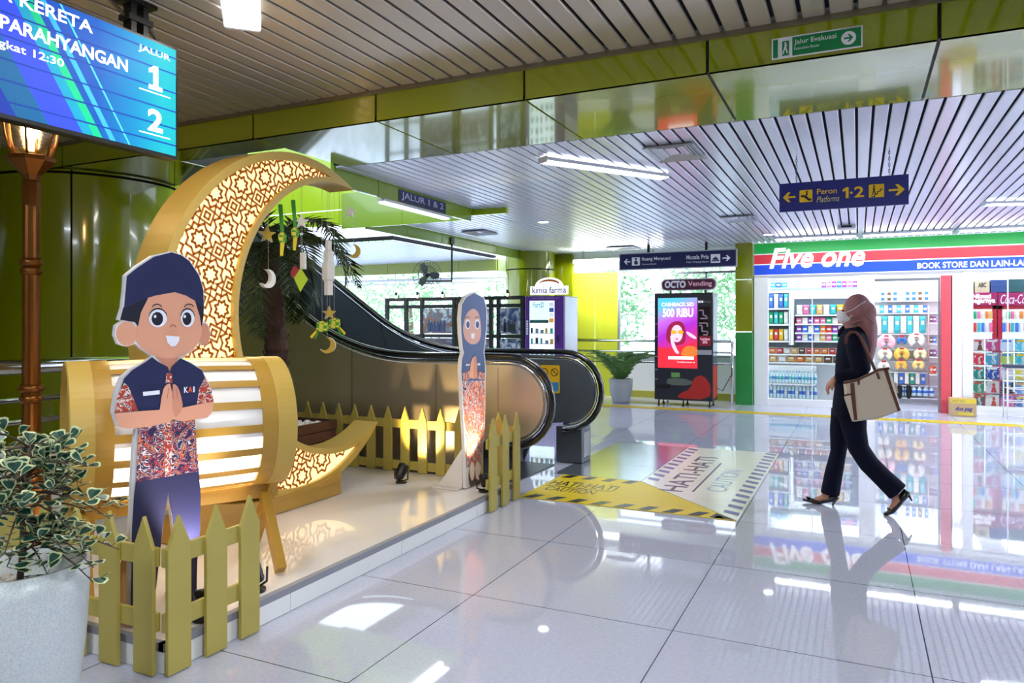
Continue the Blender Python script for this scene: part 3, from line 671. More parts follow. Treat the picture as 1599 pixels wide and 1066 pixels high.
def e3(cx, cy, rx, ry, n=28, a0=0, a1=2 * pi): return c3(circ(cx, cy, rx, ry, n, a0, a1))
bt = thing('boy_cutout', 'flat printed boy figure in navy cap and batik shirt, hands pressed together', 'cutout figure', tuple(bp0))
outl = c3([(750, 48), (630, 76), (530, 140), (460, 198), (453, 300), (441, 400), (418, 475), (443, 482), (403, 510), (394, 570), (418, 627), (470, 643), (525, 625), (560, 657), (620, 697), (622, 708), (585, 735), (493, 785), (437, 835), (402, 920), (383, 1050)]) + \
    c7([(40, 205), (56, 255), (90, 268), (127, 264), (117, 350), (111, 465), (104, 640), (98, 1000), (190, 1000), (228, 640), (246, 508), (262, 600), (290, 830), (296, 985), (355, 985), (358, 760), (369, 640), (371, 520), (365, 425), (355, 330), (348, 238), (396, 224), (416, 202), (421, 160)]) + \
    c3([(1014, 985), (994, 895), (967, 835), (937, 783), (872, 743), (812, 716), (882, 670), (925, 616), (955, 637), (988, 602), (994, 550), (977, 500), (947, 478), (953, 395), (951, 290), (925, 195), (865, 103), (815, 68)])
poly(fb, outl, -.03, .03).build('board', BOARD, bt)
lay = [.0004]
def L_(name, pts, m, sm=0, par=None):
    lay[0] += .00025; return poly(fb, smoothpoly(pts, sm) if sm else pts, lay[0], .0002).build(name, m, par or bt)
L_('ear', e3(470, 562, 66, 76), SKIN); L_('ear', e3(950, 566, 39, 70), SKIN2)
L_('neck', c3([(640, 680), (655, 712), (738, 800), (795, 715), (790, 680)]), SKIN2)
L_('face', c3([(600, 320), (760, 290), (895, 340), (922, 400), (935, 470), (938, 560), (920, 615), (880, 665), (820, 700), (760, 715), (700, 715), (620, 692), (560, 652), (528, 612), (530, 520), (556, 430), (575, 380)]), SKIN)
L_('hair', c3([(448, 400), (470, 380), (605, 330), (598, 352), (572, 402), (558, 432), (540, 518), (520, 490), (470, 482), (428, 476)]), PBLK)
L_('hair', c3([(892, 345), (951, 385), (948, 460), (936, 522), (924, 450), (905, 392)]), PBLK)
L_('cap', c3([(750, 55), (640, 83), (540, 147), (470, 203), (463, 290), (452, 408), (560, 352), (650, 324), (770, 303), (840, 325), (900, 360), (950, 398), (946, 290), (920, 200), (860, 110), (810, 74)]), PNAVY)
for cx, cy, rx, ry, pr, pq in ((664, 466, 56, 56, 36, 42), (848, 466, 43, 55, 28, 40)):
    eo = L_('eye', e3(cx, cy, rx, ry), PWHT); o_, i_ = e3(cx, cy, rx + 3, ry + 3, 20, .2, pi * 1.0), None
    L_('pupil', e3(cx - 4, cy + 3, pr, pq), PBLK, 0, eo); L_('eye_glint', e3(cx - 18, cy - 11, 8, 10), PWHT, 0, eo)
    a = circ(cx, cy - 4, rx + 2, ry + 4, 16, pi * 1.05, pi * 1.95); b_ = circ(cx, cy, rx - 1, ry - 1, 16, pi * 1.05, pi * 1.95); L_('eyelid', c3(a + b_[::-1]), PBLK, 0, eo)
for x in (657, 857):
    a = circ(x, 405, 34, 30, 10, pi * 1.12, pi * 1.88); b_ = circ(x, 408, 31, 26, 10, pi * 1.12, pi * 1.88); L_('eyebrow', c3(a + b_[::-1]), PBLK)
a = circ(757, 522, 19, 17, 10, pi, 2 * pi); b_ = circ(757, 525, 15, 14, 10, pi, 2 * pi); L_('nose', c3(a + b_[::-1]), mat('print_line', '#8f4f45', .5))
L_('mouth', c3([(711, 574), (796, 580), (794, 610), (772, 638), (746, 642), (722, 620)]), PWHT)
L_('shirt', c3([(625, 708), (660, 735), (722, 768), (735, 802), (748, 768), (802, 714), (870, 748), (937, 790), (960, 850), (900, 1062), (540, 1062), (430, 905), (450, 842), (500, 790), (590, 735)]), PNAVY)
L_('placket', c3([(716, 810), (748, 808), (752, 870), (708, 870)]), BATIKR)
L_('sleeve', c3([(452, 868), (410, 950), (391, 1055), (537, 1042), (508, 960), (475, 888)]), BATIKR); L_('sleeve', c3([(952, 838), (992, 900), (1012, 992), (903, 1006), (920, 900)]), BATIKR)
L_('shirt_hem', c7([(133, 240), (347, 228), (354, 330), (362, 424), (124, 465), (130, 350)]), BATIK)
L_('placket', c7([(229, 235), (254, 234), (262, 443), (234, 450)]), BATIKR)
L_('trousers', c7([(124, 465), (362, 424), (369, 520), (366, 640), (356, 760), (352, 975), (305, 975), (290, 830), (264, 600), (246, 500), (225, 640), (186, 990), (104, 990), (110, 640), (117, 520)]), mat('print_trouser_navy', '#26264c', .45, amt=.04))
L_('shoe', c7([(300, 930), (352, 930), (354, 980), (298, 980)]), PBLK); L_('shoe', c7([(103, 960), (190, 960), (190, 996), (100, 996)]), PBLK)
L_('forearm', c7([(44, 206), (130, 198), (215, 192), (262, 200), (262, 228), (240, 240), (180, 256), (90, 263), (60, 255)]), SKIN)
L_('forearm', c7([(262, 190), (300, 184), (418, 160), (413, 200), (395, 220), (300, 236), (262, 228)]), SKIN)
L_('hand', smoothpoly(c7([(210, 215), (224, 120), (238, 96), (258, 92), (264, 230), (240, 243)]), 1), SKIN); L_('hand', smoothpoly(c7([(258, 94), (278, 98), (292, 130), (303, 190), (264, 232)]), 1), SKIN2)
for x0, x1 in ((247, 240), (262, 263), (274, 279)): L_('finger_line', c7([(x0, 110), (x0 + 1.5, 110), (x1 + 1.5, 150), (x1, 150)]), MATS['print_line'])
L_('name_tag', c3([(566, 924), (670, 914), (671, 938), (568, 950)]), PWHT)
p0, p1 = fb.px(80 + 822 / 3.9925, 380 + 930 / 3.9925), fb.px(80 + 888 / 3.9925, 380 + 890 / 3.9925)
ORG = mat('print_orange', '#e8622a', .4); zz = lay[0] + .0004
text('K', fb, p0[0], p0[0] + (p1[0] - p0[0]) * .38, p0[1], p1[1], PWHT, bt, zz, .03); text('A', fb, p0[0] + (p1[0] - p0[0]) * .38, p0[0] + (p1[0] - p0[0]) * .8, p0[1], p1[1], ORG, bt, zz, .03); text('I', fb, p0[0] + (p1[0] - p0[0]) * .86, p1[0], p0[1], p1[1], PWHT, bt, zz, .01)
WOODC = mat('raw_plywood', '#b98a5a', .6, noise=20, stretch=(1, 12, 1))
for s in (.09, .33):
    q = fb.p(s - .2, 0, -.031); mb = MB(); mb.prism([q + V((0, 0, .002)), q - bn * .26 + V((0, 0, .002)), q + V((0, 0, .5))], fb.r * .012); mb.build('support_fin', WOODC, bt)
# girl
gx = -2.766; gp = V((gx, 5.12, SZ)); fg = Fr((gx, 5.12, SZ), (0, 1, 0), (0, 0, 1), (1, 0, 0))
gt = thing('girl_cutout', 'flat printed girl figure in blue-grey headscarf and batik skirt standing near the far fence', 'cutout figure', tuple(gp))
g = lambda pts: [(a, max(b, .003)) for a, b in (fg.px(680 + x / 3.133, 440 + y / 3.133) for x, y in pts)]
lay[0] = .0004
def G_(name, pts, m): lay[0] += .00025; return poly(fg, pts, lay[0], .0002).build(name, m, gt)
hj = [(190, 55), (150, 75), (130, 110), (125, 180), (128, 260), (135, 330), (140, 345), (130, 380), (127, 440), (130, 485)]; hj2 = [(240, 482), (243, 440), (240, 380), (235, 345), (240, 300), (248, 220), (248, 130), (235, 80)]
poly(fg, g([(190, 50), (148, 70), (127, 108), (121, 180), (124, 260), (131, 330), (136, 345), (126, 380), (123, 440), (127, 490), (131, 600), (141, 740), (147, 900), (150, 1010), (217, 1004), (224, 900), (239, 740), (244, 620), (245, 482), (247, 440), (244, 380), (239, 345), (244, 300), (252, 220), (252, 130), (239, 77)]), -.028, .028).build('board', BOARD, gt)
HIJ = mat('print_scarf', '#4a5f8c', .45, amt=.03)
G_('skirt', g([(132, 480), (240, 478), (241, 620), (236, 740), (222, 905), (150, 908), (145, 740), (135, 600)]), BATIKG)
G_('headscarf', g(hj + hj2), HIJ)
G_('face', g(smoothpoly([(180, 128), (150, 155), (133, 215), (138, 272), (165, 303), (192, 307), (217, 288), (224, 240), (217, 170), (202, 138)], 2)), mat('print_skin_pale', '#dca795', .45, amt=.02))
for x in (157, 203): G_('eye', g(circ(x, 207, 12, 24)), PWHT); G_('pupil', g(circ(x + 1, 209, 8, 17)), mat('print_iris', '#2a3f78', .4)); G_('eyebrow', g([(x - 12, 176), (x, 168), (x + 10, 174), (x + 10, 177), (x, 172), (x - 12, 180)]), PBLK)
G_('mouth', g([(172, 252), (191, 252), (188, 274), (180, 280), (174, 272)]), PWHT)
G_('cuff', g([(130, 448), (165, 432), (165, 478), (131, 484)]), BATIKG); G_('cuff', g([(205, 436), (240, 446), (240, 480), (205, 474)]), BATIKG)
G_('hand', g([(182, 366), (170, 395), (163, 468), (184, 474), (184, 368)]), SKIN); G_('hand', g([(184, 366), (196, 362), (201, 400), (203, 470), (184, 474)]), SKIN2)
G_('name_tag', g([(146, 403), (166, 401), (166, 408), (146, 410)]), PWHT)
G_('badge', g([(204, 399), (216, 397), (216, 407), (204, 409)]), PWHT)
for x in (177, 204): G_('shoe', g(circ(x, 950, 15, 58)), mat('print_brown', '#4a3028', .4)); G_('foot', g(circ(x, 925, 12, 46)), mat('print_sock', '#f0dccb', .45))
q = fg.p(-.12, 0, -.03); mb = MB(); mb.prism([q + V((0, 0, .002)), q + V((-.22, 0, .002)), q + V((0, 0, .32))], (0, .012, 0)); mb.b2(q + V((-.24, -.06, .002)), q + V((0, .07, .014))); mb.build('support_fin', BOARD, gt)

# ================================================================== SPOTLIGHTS ON THE STAGE
def spot(label, p, target, power, color, size=.055, ang=70):
    p = V(p); d = (V(target) - p); d.normalize(); t = thing('spotlight', label, 'spotlight', tuple(p), 'small black spotlights on the stage')
    c = p + V((0, 0, .085)); k_ = size / .055; M = d.to_track_quat('Z', 'Y').to_matrix()
    MB().cyl(p, .045, .012, 16).build('base', BLACK, t)
    sd = (M @ V((1, 0, 0))); sd.z = 0; sd.normalize()
    MB().tube([p + V((0, 0, .01)), p + sd * .06 + V((0, 0, .03)), p + sd * .062 + V((0, 0, .10))], .006, 6).build('yoke', BLACK, t)
    MB().tube([p + V((0, 0, .01)), p - sd * .06 + V((0, 0, .03)), p - sd * .062 + V((0, 0, .10))], .006, 6).build('yoke', BLACK, t)
    MB().lathe([(.02, -.075 * k_), (size * .8, -.06 * k_), (size, .05 * k_), (size, .07 * k_), (size * .85, .07 * k_), (size * .8, .05 * k_)], c, 18, M).build('housing', BLACK, t)
    MB().cyl(c + d * .048 * k_, size * .82, .004, 16, M).build('lens', mat('spot_lens' + color_key(color), '#fff2d8', .3, emit=6, ehex='#fff0d8'), t)
    lo = lamp('spot_beam', 'SPOT', c + d * .08, power, color, .03, spot=rad(ang), blend=.6); aim(lo, target); return t
def color_key(c): return '_warm' if c[2] < .7 else '_white'
spot('small black stage spotlight standing before the long back fence', (-3.36, 5.0, SZ + .004), (-3.38, 5.4, .5), 75, (1, .68, .3), .046)
spot('small black stage spotlight near the girl cutout and the far corner fence', (-2.60, 5.0, SZ + .004), (-2.76, 5.13, .6), 40, (1, .86, .66), .036, 60)
spot('small black stage spotlight directly behind the near corner fence below the boy cutout', (-2.575, 2.30, SZ + .004), (-2.73, 2.36, .75), 34, (1, .92, .9), .034, 60)
spot('small black stage spotlight under the drum beside the near fence end', (-2.62, 2.66, SZ + .004), (-3.1, 2.75, .75), 5, (1, .75, .45), .034, 70)
spot('small black stage spotlight on the stage beneath the drum, left of its crossed legs', (-3.35, 2.9, SZ + .004), (-3.1, 2.6, .8), 16, (1, .72, .32), .04, 110)

# ================================================================== PALM IN A PLANTER BEHIND THE CRESCENT
random.seed(4)
pm = thing('potted_palm', 'dark palm tree in a brown wooden planter behind the crescent moon', 'palm', (-4.52, 4.85, SZ))
PW = mat('planter_wood', '#4a2a22', .5, noise=14, amt=.25, stretch=(1, 1, 9))
mb = MB()
for k in range(5):
    z = SZ + .03 + k * .085; e = .004 * k
    mb.b2((-4.85 - e, 4.52 - e, z), (-4.19 + e, 4.545 - e, z + .078)); mb.b2((-4.85 - e, 5.155 + e, z), (-4.19 + e, 5.18 + e, z + .078)); mb.b2((-4.21 + e, 4.52 - e, z), (-4.185 + e, 5.18 + e, z + .078)); mb.b2((-4.855 - e, 4.52 - e, z), (-4.83 - e, 5.18 + e, z + .078))
mb.b2((-4.83, 4.54, SZ + .02), (-4.21, 5.16, SZ + .40)); mb.b2((-4.86, 4.51, SZ + .003), (-4.18, 5.19, SZ + .03)); mb.build('planter', PW, pm)
mb = MB()
for k in range(110): mb.ball((random.uniform(-4.81, -4.23), random.uniform(4.56, 5.14), SZ + .41 + random.uniform(0, .02)), (random.uniform(.02, .035), random.uniform(.02, .035), .018), 6)
o = mb.build('pebbles', mat('pebble_white', '#e4e2de', .5, noise=30, amt=.1), pm); o['kind'] = 'stuff'
TRK = mat('palm_bark', '#4a332c', .85, noise=25, amt=.4, bump=.6, stretch=(1, 1, .35))
mb = MB(); base = V((-4.55, 4.85, SZ + .38)); n = 16; prv = None; vs = []; K = 44
for k in range(K):
    t = k / (K - 1); z = base.z + t * 1.58; c = V((base.x + .03 * sin(t * 4) - .04 * t, base.y - .02 * t, z)); saw = (t * 16) % 1
    r = .115 - .035 * t - .02 * saw + .008 * random.random()
    if t > .9: r += .02
    vs += [c + V(((r + random.uniform(-.008, .008)) * cos(2 * pi * j / n), (r + random.uniform(-.008, .008)) * sin(2 * pi * j / n), 0)) for j in range(n)]
mb.add(vs, [(i * n + j, i * n + (j + 1) % n, (i + 1) * n + (j + 1) % n, (i + 1) * n + j) for i in range(K - 1) for j in range(n)])
for k in range(46):
    t = random.uniform(.02, .95); a = random.uniform(0, 2 * pi); c = V((base.x + .03 * sin(t * 4) - .04 * t, base.y - .02 * t, base.z + t * 1.58)); r = .10 - .035 * t
    d = V((cos(a), sin(a), 0)); p = c + d * r * .8; s = V((-sin(a), cos(a), 0)); h = random.uniform(.06, .15)
    mb.add([p - s * .03, p + s * .03, p + s * .012 + d * random.uniform(.03, .07) + V((0, 0, h)), p - s * .012 + d * .04 + V((0, 0, h))], [(0, 1, 2, 3)])
mb.build('trunk', TRK, pm)
FRD = mat('palm_frond_green', '#33461f', .45, noise=6, amt=.35)
def frond(mb, p, az_, el, L, leaf=.26, n=34, droop=1.0, w=.02, vshape=.5):
    p = V(p); pts = []; h = V((cos(az_), sin(az_), 0)); x = 0; z = 0; k = 18; a = el
    for i in range(k + 1):
        pts.append(p + h * x + V((0, 0, z))); st = L / k; x += cos(a) * st; z += sin(a) * st; a -= droop * 1.9 / k
    mb.tube(pts, [.010 * (1 - .8 * i / k) + .002 for i in range(k + 1)], 5)
    sd = V((-h.y, h.x, 0))
    for i in range(2, n):
        t = i / n; f = t * k; i0 = min(int(f), k - 1); q = pts[i0].lerp(pts[i0 + 1], f - i0); d = (pts[i0 + 1] - pts[i0]).normalized(); up = sd.cross(d).normalized()
        l = leaf * (sin(pi * (t * .86 + .12)) ** .6) * random.uniform(.85, 1.1)
        for s in (-1, 1):
            dr_ = (sd * s * .8 + d * random.uniform(.45, .7) + up * random.uniform(.0, vshape) * -1 * .6 - V((0, 0, random.uniform(.1, .35)))).normalized(); e = q + dr_ * l; m_ = q + dr_ * (l * .45) + V((0, 0, .012)); ww = d * (w * .5)
            mb.add([q - ww * .4, m_ - ww, e, m_ + ww, q + ww * .4], [(0, 1, 2), (0, 2, 4), (4, 2, 3)])
top = V((-4.57, 4.83, SZ + 1.96))
for k in range(17):
    mb = MB(); a = 2 * pi * k / 17 + random.uniform(-.2, .2) ; el = random.choice([.55, .9, .25, 1.15, -.2]); frond(mb, top + V((.05 * cos(a), .05 * sin(a), random.uniform(-.05, .05))), a, el, random.uniform(.75, 1.1), .24, 36, random.uniform(.9, 1.35))
    mb.build('frond', FRD, pm, recalc=False)

# ================================================================== HANGING ORNAMENTS (hung from the crescent's upper arc)
XO = -3.69
def hang(name, label, cat, u, v, top=True):
    p = onX(u, v, XO); t = thing(name, label, cat, tuple(p), 'festive ornaments hanging inside the crescent')
    dy = p.y - I0.x; zt = I0.y + math.sqrt(max(.01, R1 * R1 - dy * dy)) - .01
    return t, p, zt
def strng(t, p, zt, z0): MB().tube([(p.x, p.y, z0), (p.x, p.y, zt)], .0012, 4).build('string', mat('nylon_string', '#d8dcd8', .4), t)
fo = lambda p, a=-42: Fr(p, (-sin(rad(a)), cos(rad(a)), 0), (0, 0, 1), (cos(rad(a)), sin(rad(a)), 0))
OGOLD = mat('ornament_gold', '#c9a83a', .4); OWHT = mat('ornament_white', '#f0eeea', .5); OGRN = mat('ribbon_green', '#3c9a1e', .5); OYEL = mat('ribbon_yellow', '#e6cf1a', .5)
KET = None
def checker(name, h1, h2, s):
    m = bpy.data.materials.new(name); m.use_nodes = True; nt = m.node_tree; b = nt.nodes['Principled BSDF']; t = nt.nodes.new('ShaderNodeTexCoord'); mpn = nt.nodes.new('ShaderNodeMapping'); c = nt.nodes.new('ShaderNodeTexChecker')
    mpn.inputs['Rotation'].default_value = (rad(35), rad(35), rad(40)); c.inputs['Scale'].default_value = s; c.inputs[1].default_value = lin(h1); c.inputs[2].default_value = lin(h2)
    nt.links.new(t.outputs['Object'], mpn.inputs[0]); nt.links.new(mpn.outputs[0], c.inputs[0]); nt.links.new(c.outputs[0], b.inputs['Base Color']); b.inputs['Roughness'].default_value = .5; return m
KET = checker('woven_green_yellow', '#3f9a1c', '#dcd23a', 34)
def star5(r, ri=.42): return [((r if i % 2 == 0 else r * ri) * sin(pi * i / 5), (r if i % 2 == 0 else r * ri) * cos(pi * i / 5)) for i in range(10)]
for label, u, v, r, m_, a in (('thick gold star with white edges hanging by the crescent inner rim, left of the ribbons', 418, 366, .062, OGOLD, -25), ('white star ornament hanging just right of the two green ribbons', 470, 346, .055, OWHT, -60), ('gold star ornament hanging under the long white paper lantern', 515, 489, .055, OGOLD, -30), ('small white and orange star ornament hanging high at the right', 546, 331, .05, OWHT, -70)):
    t, p, zt = hang('star_ornament', label, 'star', u, v); strng(t, p, zt, p.z + r)
    f = fo(p, a); poly(f, star5(r), -.03, .03).build('body', OWHT, t); poly(f, star5(r * .97), .0005, .003).build('face', m_, t)
for label, u, v, r, m_, a in (('white and gold crescent ornament hanging before the palm trunk', 419, 435, .065, OWHT, -5), ('gold crescent ornament hanging lowest under the woven rice pouches', 511, 539, .062, OGOLD, -62), ('olive gold crescent ornament hanging near the upper right crescent tip', 552, 392, .056, OGOLD, -62)):
    t, p, zt = hang('moon_ornament', label, 'crescent ornament', u, v); f = fo(p, a)
    o_, i_ = crescent(V((0, 0)), r, V((-.026, .012)), r * .82, 30); strng(t, p + V((0, 0, 0)), zt, p.z + r * .95)
    poly(f, o_ + i_[1:-1], -.03, .03).build('body', OWHT, t); poly(f, [(x * .99, y * .99) for x, y in o_ + i_[1:-1]], .0005, .003).build('face', m_, t)
for label, u, v, rib in (('woven rice pouch with long green ribbon, left one of the upper pair', 441, 374, 1), ('woven rice pouch with long green ribbon, right one of the upper pair', 461, 366, 1), ('checkered woven rice pouch with tail pointing left above the lowest moon', 503, 510, 0), ('checkered woven rice pouch with tail pointing right above the lowest moon', 522, 505, 0)):
    t, p, zt = hang('rice_pouch', label, 'ornament', u, v); f = fo(p, -45)
    if rib:
        poly(f, [(-.025, -.02), (.025, -.02), (.03, .03), (.012, .05), (-.012, .05), (-.03, .03)], -.015, .03).build('pouch', KET, t, bevel=.004)
        poly(f, [(-.012, .05), (.012, .05), (.0, .25), (-.03, .25)], -.003, .004).build('ribbon', OGRN, t); poly(f, [(-.014, -.02), (.016, -.02), (.004, -.115), (-.016, -.115)], -.003, .004).build('tail', OYEL, t); strng(t, p - f.r * .015, zt, p.z + .25)
    else:
        s = -1 if u < 510 else 1
        poly(f, [(-.045, -.03), (.0, -.042), (.045, -.03), (.042, .035), (0, .045), (-.042, .03)], -.025, .05).build('pouch', KET, t, bevel=.006)
        poly(f, [(s * .03, -.03), (s * .045, -.025), (s * .09, -.075), (s * .075, -.09)], -.003, .004).build('tail', OYEL, t); poly(f, [(s * .02, -.035), (s * .032, -.03), (s * .06, -.09), (s * .048, -.095)], -.009, .004).build('tail', OGRN, t); strng(t, p, zt, p.z + .04)
t, p, zt = hang('paper_lantern', 'long white tiered paper lantern hanging in the middle of the crescent opening', 'lantern', 513, 418); k = .21
prof = [(.025, k), (.025, k - .07), (.04, k - .085), (.04, .05), (.05, .03), (.05, -.09), (.035, -.105), (.035, -k)]
MB().lathe(prof, p, 6, smooth=False).build('body', OWHT, t); strng(t, p, zt, p.z + k); MB().tube([p + V((0, 0, -k)), p + V((0, 0, -k - .03))], .002, 5).build('hook', BLACK, t)
t, p, zt = hang('tube_ornament', 'white and red square tube ornament hanging below the white star', 'ornament', 472, 407); f = fo(p, -70)
MB().prism([f.p(-.018, -.06, 0), f.p(.018, -.06, 0), f.p(.018, .06, 0), f.p(-.018, .06, 0)], f.n * -.036).build('body', OWHT, t); MB().prism([f.p(-.0185, -.06, -.002), f.p(-.0185, .06, -.002), f.p(-.0185, .06, -.036), f.p(-.0185, -.06, -.036)], f.r * -.002).build('side', mat('ornament_red', '#b0202c', .4), t); strng(t, p, zt, p.z + .06)
t, p, zt = hang('paper_kite', 'lime and red folded paper pendant hanging before the palm fronds', 'ornament', 470, 440); f = fo(p, -50)
poly(f, [(-.06, .05), (.0, .10), (.05, .02), (-.005, -.075)], 0, .004).build('body', mat('paper_lime', '#b9d61c', .5), t); poly(f, [(-.075, .06), (-.05, .12), (-.01, .09), (-.055, .02)], .005, .003).build('fold', mat('paper_red', '#9c1c28', .5), t); strng(t, p, zt, p.z + .09)

# ================================================================== POTTED PLANTS
random.seed(7)
def pot(t, c, H, prof, m, rim=.02):
    q = [(r, z) for r, z in prof] + [(prof[-1][0] - rim, prof[-1][1]), (prof[-1][0] - rim - .01, prof[-1][1] - .10)]
    MB().lathe(q, c, 44).build('pot', m, t)
POTM = ramp_mat('terrazzo_pot', [(.3, '#aeb5b6'), (.5, '#bfc6c6'), (.75, '#cdd2d0')], 160, .3)
pc = V((-2.525, 1.50, .004))
pt = thing('potted_plant', 'variegated leafy plant in a large white stone pot at lower left', 'potted plant', tuple(pc))
pot(pt, pc, .6, [(.115, 0), (.15, .07), (.183, .20), (.200, .38), (.207, .52), (.207, .605)], POTM, .018)
mb = MB(); mb.cyl(pc + V((0, 0, .49)), .178, .02, 30); mb.build('soil', mat('dark_soil', '#1c1a18', .9), pt)
mb = MB()
for k in range(120):
    a, r = random.uniform(0, 2 * pi), .17 * math.sqrt(random.random()); mb.ball(pc + V((r * cos(a), r * sin(a), .515 + random.uniform(0, .012))), (random.uniform(.010, .018), random.uniform(.010, .018), .009), 7)
o = mb.build('pebbles', ramp_mat('river_pebble', [(.2, '#8d857c'), (.5, '#b5ada2'), (.8, '#d0cac0')], 22, .5), pt); o['kind'] = 'stuff'
STM = mat('plant_stem', '#4b3b30', .7, noise=20, amt=.3)
LFG = mat('leaf_dark_green', '#1f4a3c', .35, noise=30, amt=.3); LFC = mat('leaf_cream_edge', '#c6cf9c', .4, noise=30, amt=.1)
tips = []; mbS = MB(); mbL = MB()
trunk = [pc + V((0, 0, .5)), pc + V((.01, .01, .66)), pc + V((.02, .0, .82)), pc + V((.03, .02, 1.0))]
mbS.tube(trunk, [.011, .010, .008, .006], 7)
def leaf(p, d, up, s):
    d = V(d).normalized(); sd = d.cross(V(up)); sd = sd.normalized() if sd.length > 1e-3 else V((1, 0, 0)); n_ = sd.cross(d)
    shp = [(0, 0), (.22, .20), (.55, .46), (.85, .52), (1.0, .34), (1.02, 0), (1.0, -.34), (.85, -.52), (.55, -.46), (.22, -.20)]
    o_ = [p + d * (x * s) + sd * (y * s) + n_ * (.25 * s * abs(y)) for x, y in shp]; i_ = [p + d * ((x * .78 + .08) * s) + sd * (y * .74 * s) + n_ * (.25 * s * abs(y) * .74 + .0008) for x, y in shp]
    b = 10; mbL.cur = 1; mbL.add(o_ + i_, [(j, (j + 1) % b, b + (j + 1) % b, b + j) for j in range(b)]); mbL.cur = 0; mbL.add(i_ + [p + d * .5 * s + n_ * .001], [(j, (j + 1) % b, b) for j in range(b)])
for k in range(58):
    t = random.uniform(.28, 1); f = t * 3; i0 = min(2, int(f)); q = trunk[i0].lerp(trunk[i0 + 1], f - i0); a = random.uniform(0, 2 * pi); el = random.uniform(-.1, .8); L_b = random.uniform(.12, .30)
    d = V((cos(a) * cos(el), sin(a) * cos(el), sin(el))); pts = [q + d * (L_b * x) + V((0, 0, -.10 * x * x * L_b / .25)) for x in (0, .25, .5, .75, 1)]; mbS.tube(pts, [.004, .0035, .003, .0025, .0015], 5)
    for j in range(9):
        x = .3 + .7 * j / 8; fi = x * 4; i1 = min(3, int(fi)); lp_ = pts[i1].lerp(pts[i1 + 1], fi - i1); ld = V((random.uniform(-1, 1), random.uniform(-1, 1), random.uniform(-.4, .7))) + d * .5; ld.normalize()
        st_ = lp_ + ld * .018; mbS.tube([lp_, st_], .0012, 4); leaf(st_, ld, V((random.uniform(-.4, .4), random.uniform(-.4, .4), 1)), random.uniform(.034, .054))
mbS.build('stem', STM, pt); mbL.build('leaves', [LFG, LFC], pt, recalc=False, smooth=False)
# small palm at the back
pc2 = V(onZ(968, 624, .004)); pc2 = V((pc2.x * .965, 12.9, .004))
p2 = thing('potted_palm', 'small areca palm in a round grey pot before the back wall railing', 'potted plant', tuple(pc2))
pot(p2, pc2, .4, [(.15, 0), (.16, .02), (.205, .22), (.215, .43)], mat('grey_pot', '#a9adb4', .4, noise=30))
MB().cyl(pc2 + V((0, 0, .36)), .19, .02, 20).build('soil', MATS['dark_soil'], p2)
FR2 = mat('areca_green', '#4c7a35', .45, noise=9, amt=.35)
for k in range(15):
    mb = MB(); a = 2 * pi * k / 15 + random.uniform(-.2, .2); frond(mb, pc2 + V((.05 * cos(a), .05 * sin(a), .36)), a, random.uniform(1.2, 1.5), random.uniform(.8, 1.02), .22, 26, random.uniform(.6, .9), .03); mb.build('frond', FR2, p2, recalc=False)
# ================================================================== CEILING FITTINGS AND SIGNS
TUBE = mat('fluorescent_tube', '#ffffff', .4, emit=9, ehex='#f4f8ff', amt=0)
def troffer(label, c, ang, L, W, z, power, col=(.95, .97, 1)):
    c = V((c[0], c[1], z)); d = V((cos(ang), sin(ang), 0)); s = V((-d.y, d.x, 0)); t = thing('ceiling_light', label, 'ceiling light', tuple(c), 'louvred ceiling lights')
    mb = MB()
    for q in (-1, 1): mb.bar(c + s * q * W / 2 - d * L / 2, c + s * q * W / 2 + d * L / 2, .012, .03); mb.bar(c + d * q * L / 2 - s * W / 2, c + d * q * L / 2 + s * W / 2, .012, .05)
    mb.build('frame', mat('fitting_white', '#dcdfe4', .35), t)
    mb = MB(); mb.bar(c - d * L / 2 + V((0, 0, -.012)), c + d * L / 2 + V((0, 0, -.012)), W, .012); mb.build('diffuser', mat('louvre_glow', '#ffffff', .4, emit=5, ehex='#f2f6ff', amt=0), t)
    mb = MB(); k = int(L / .03)
    for i in range(k): q = c + d * (-L / 2 + L * (i + .5) / k); mb.bar(q - s * W / 2 - V((0, 0, .022)), q + s * W / 2 - V((0, 0, .022)), .007, .010)
    mb.build('louvre', MATS['fitting_white'], t)
    lamp('troffer_light', 'AREA', c - V((0, 0, .035)), power, col, L, (0, 0, ang), W); return t
troffer('long louvred fluorescent ceiling light set diagonally across the slats beyond the beam', (-2.05, 6.34), math.atan2(1.146, .765), 1.38, .13, 2.815, 22)
troffer('louvred fluorescent ceiling light at the top edge beside the departure screen', (-2.59, 2.52), math.atan2(-.72, .69), 1.2, .18, 3.02, 20, (1, .93, .85))
troffer('louvred fluorescent ceiling light near the right edge beyond the blue platform sign', (1.95, 10.2), .25, 1.3, .14, 2.815, 18)
for c in ((.4, .9), (1.9, -.6), (-1.2, -1.8), (-3.4, -.6), (4.5, -1.8)):  # unseen fill lights added to brighten the near hall
    troffer('added louvred fill light, unseen, over the near hall outside the view', c, .785, 1.2, .18, 3.02, 50, (.86, .93, 1))
for c in ((4.2, 7.4), (4.6, 10.4), (6.8, 8.8)):  # unseen fill lights added to lift the far ceiling
    troffer('added louvred fill light, unseen, over the far hall right of the view', c, .25, 1.3, .16, 2.815, 130, (.86, .93, 1))
def downlight(label, c, z):
    t = thing('downlight', label, 'downlight', (c[0], c[1], z), 'round ceiling downlights'); p = V((c[0], c[1], z))
    MB().lathe([(.07, 0), (.09, -.006), (.095, 0.0), (.095, .01)], p, 24).build('ring', MATS['fitting_white'], t)
    MB().cyl(p + V((0, 0, -.002)), .07, .006, 20).build('lamp', mat('downlight_glow', '#ffffff', .4, emit=16, ehex='#f4f8ff', amt=0), t)
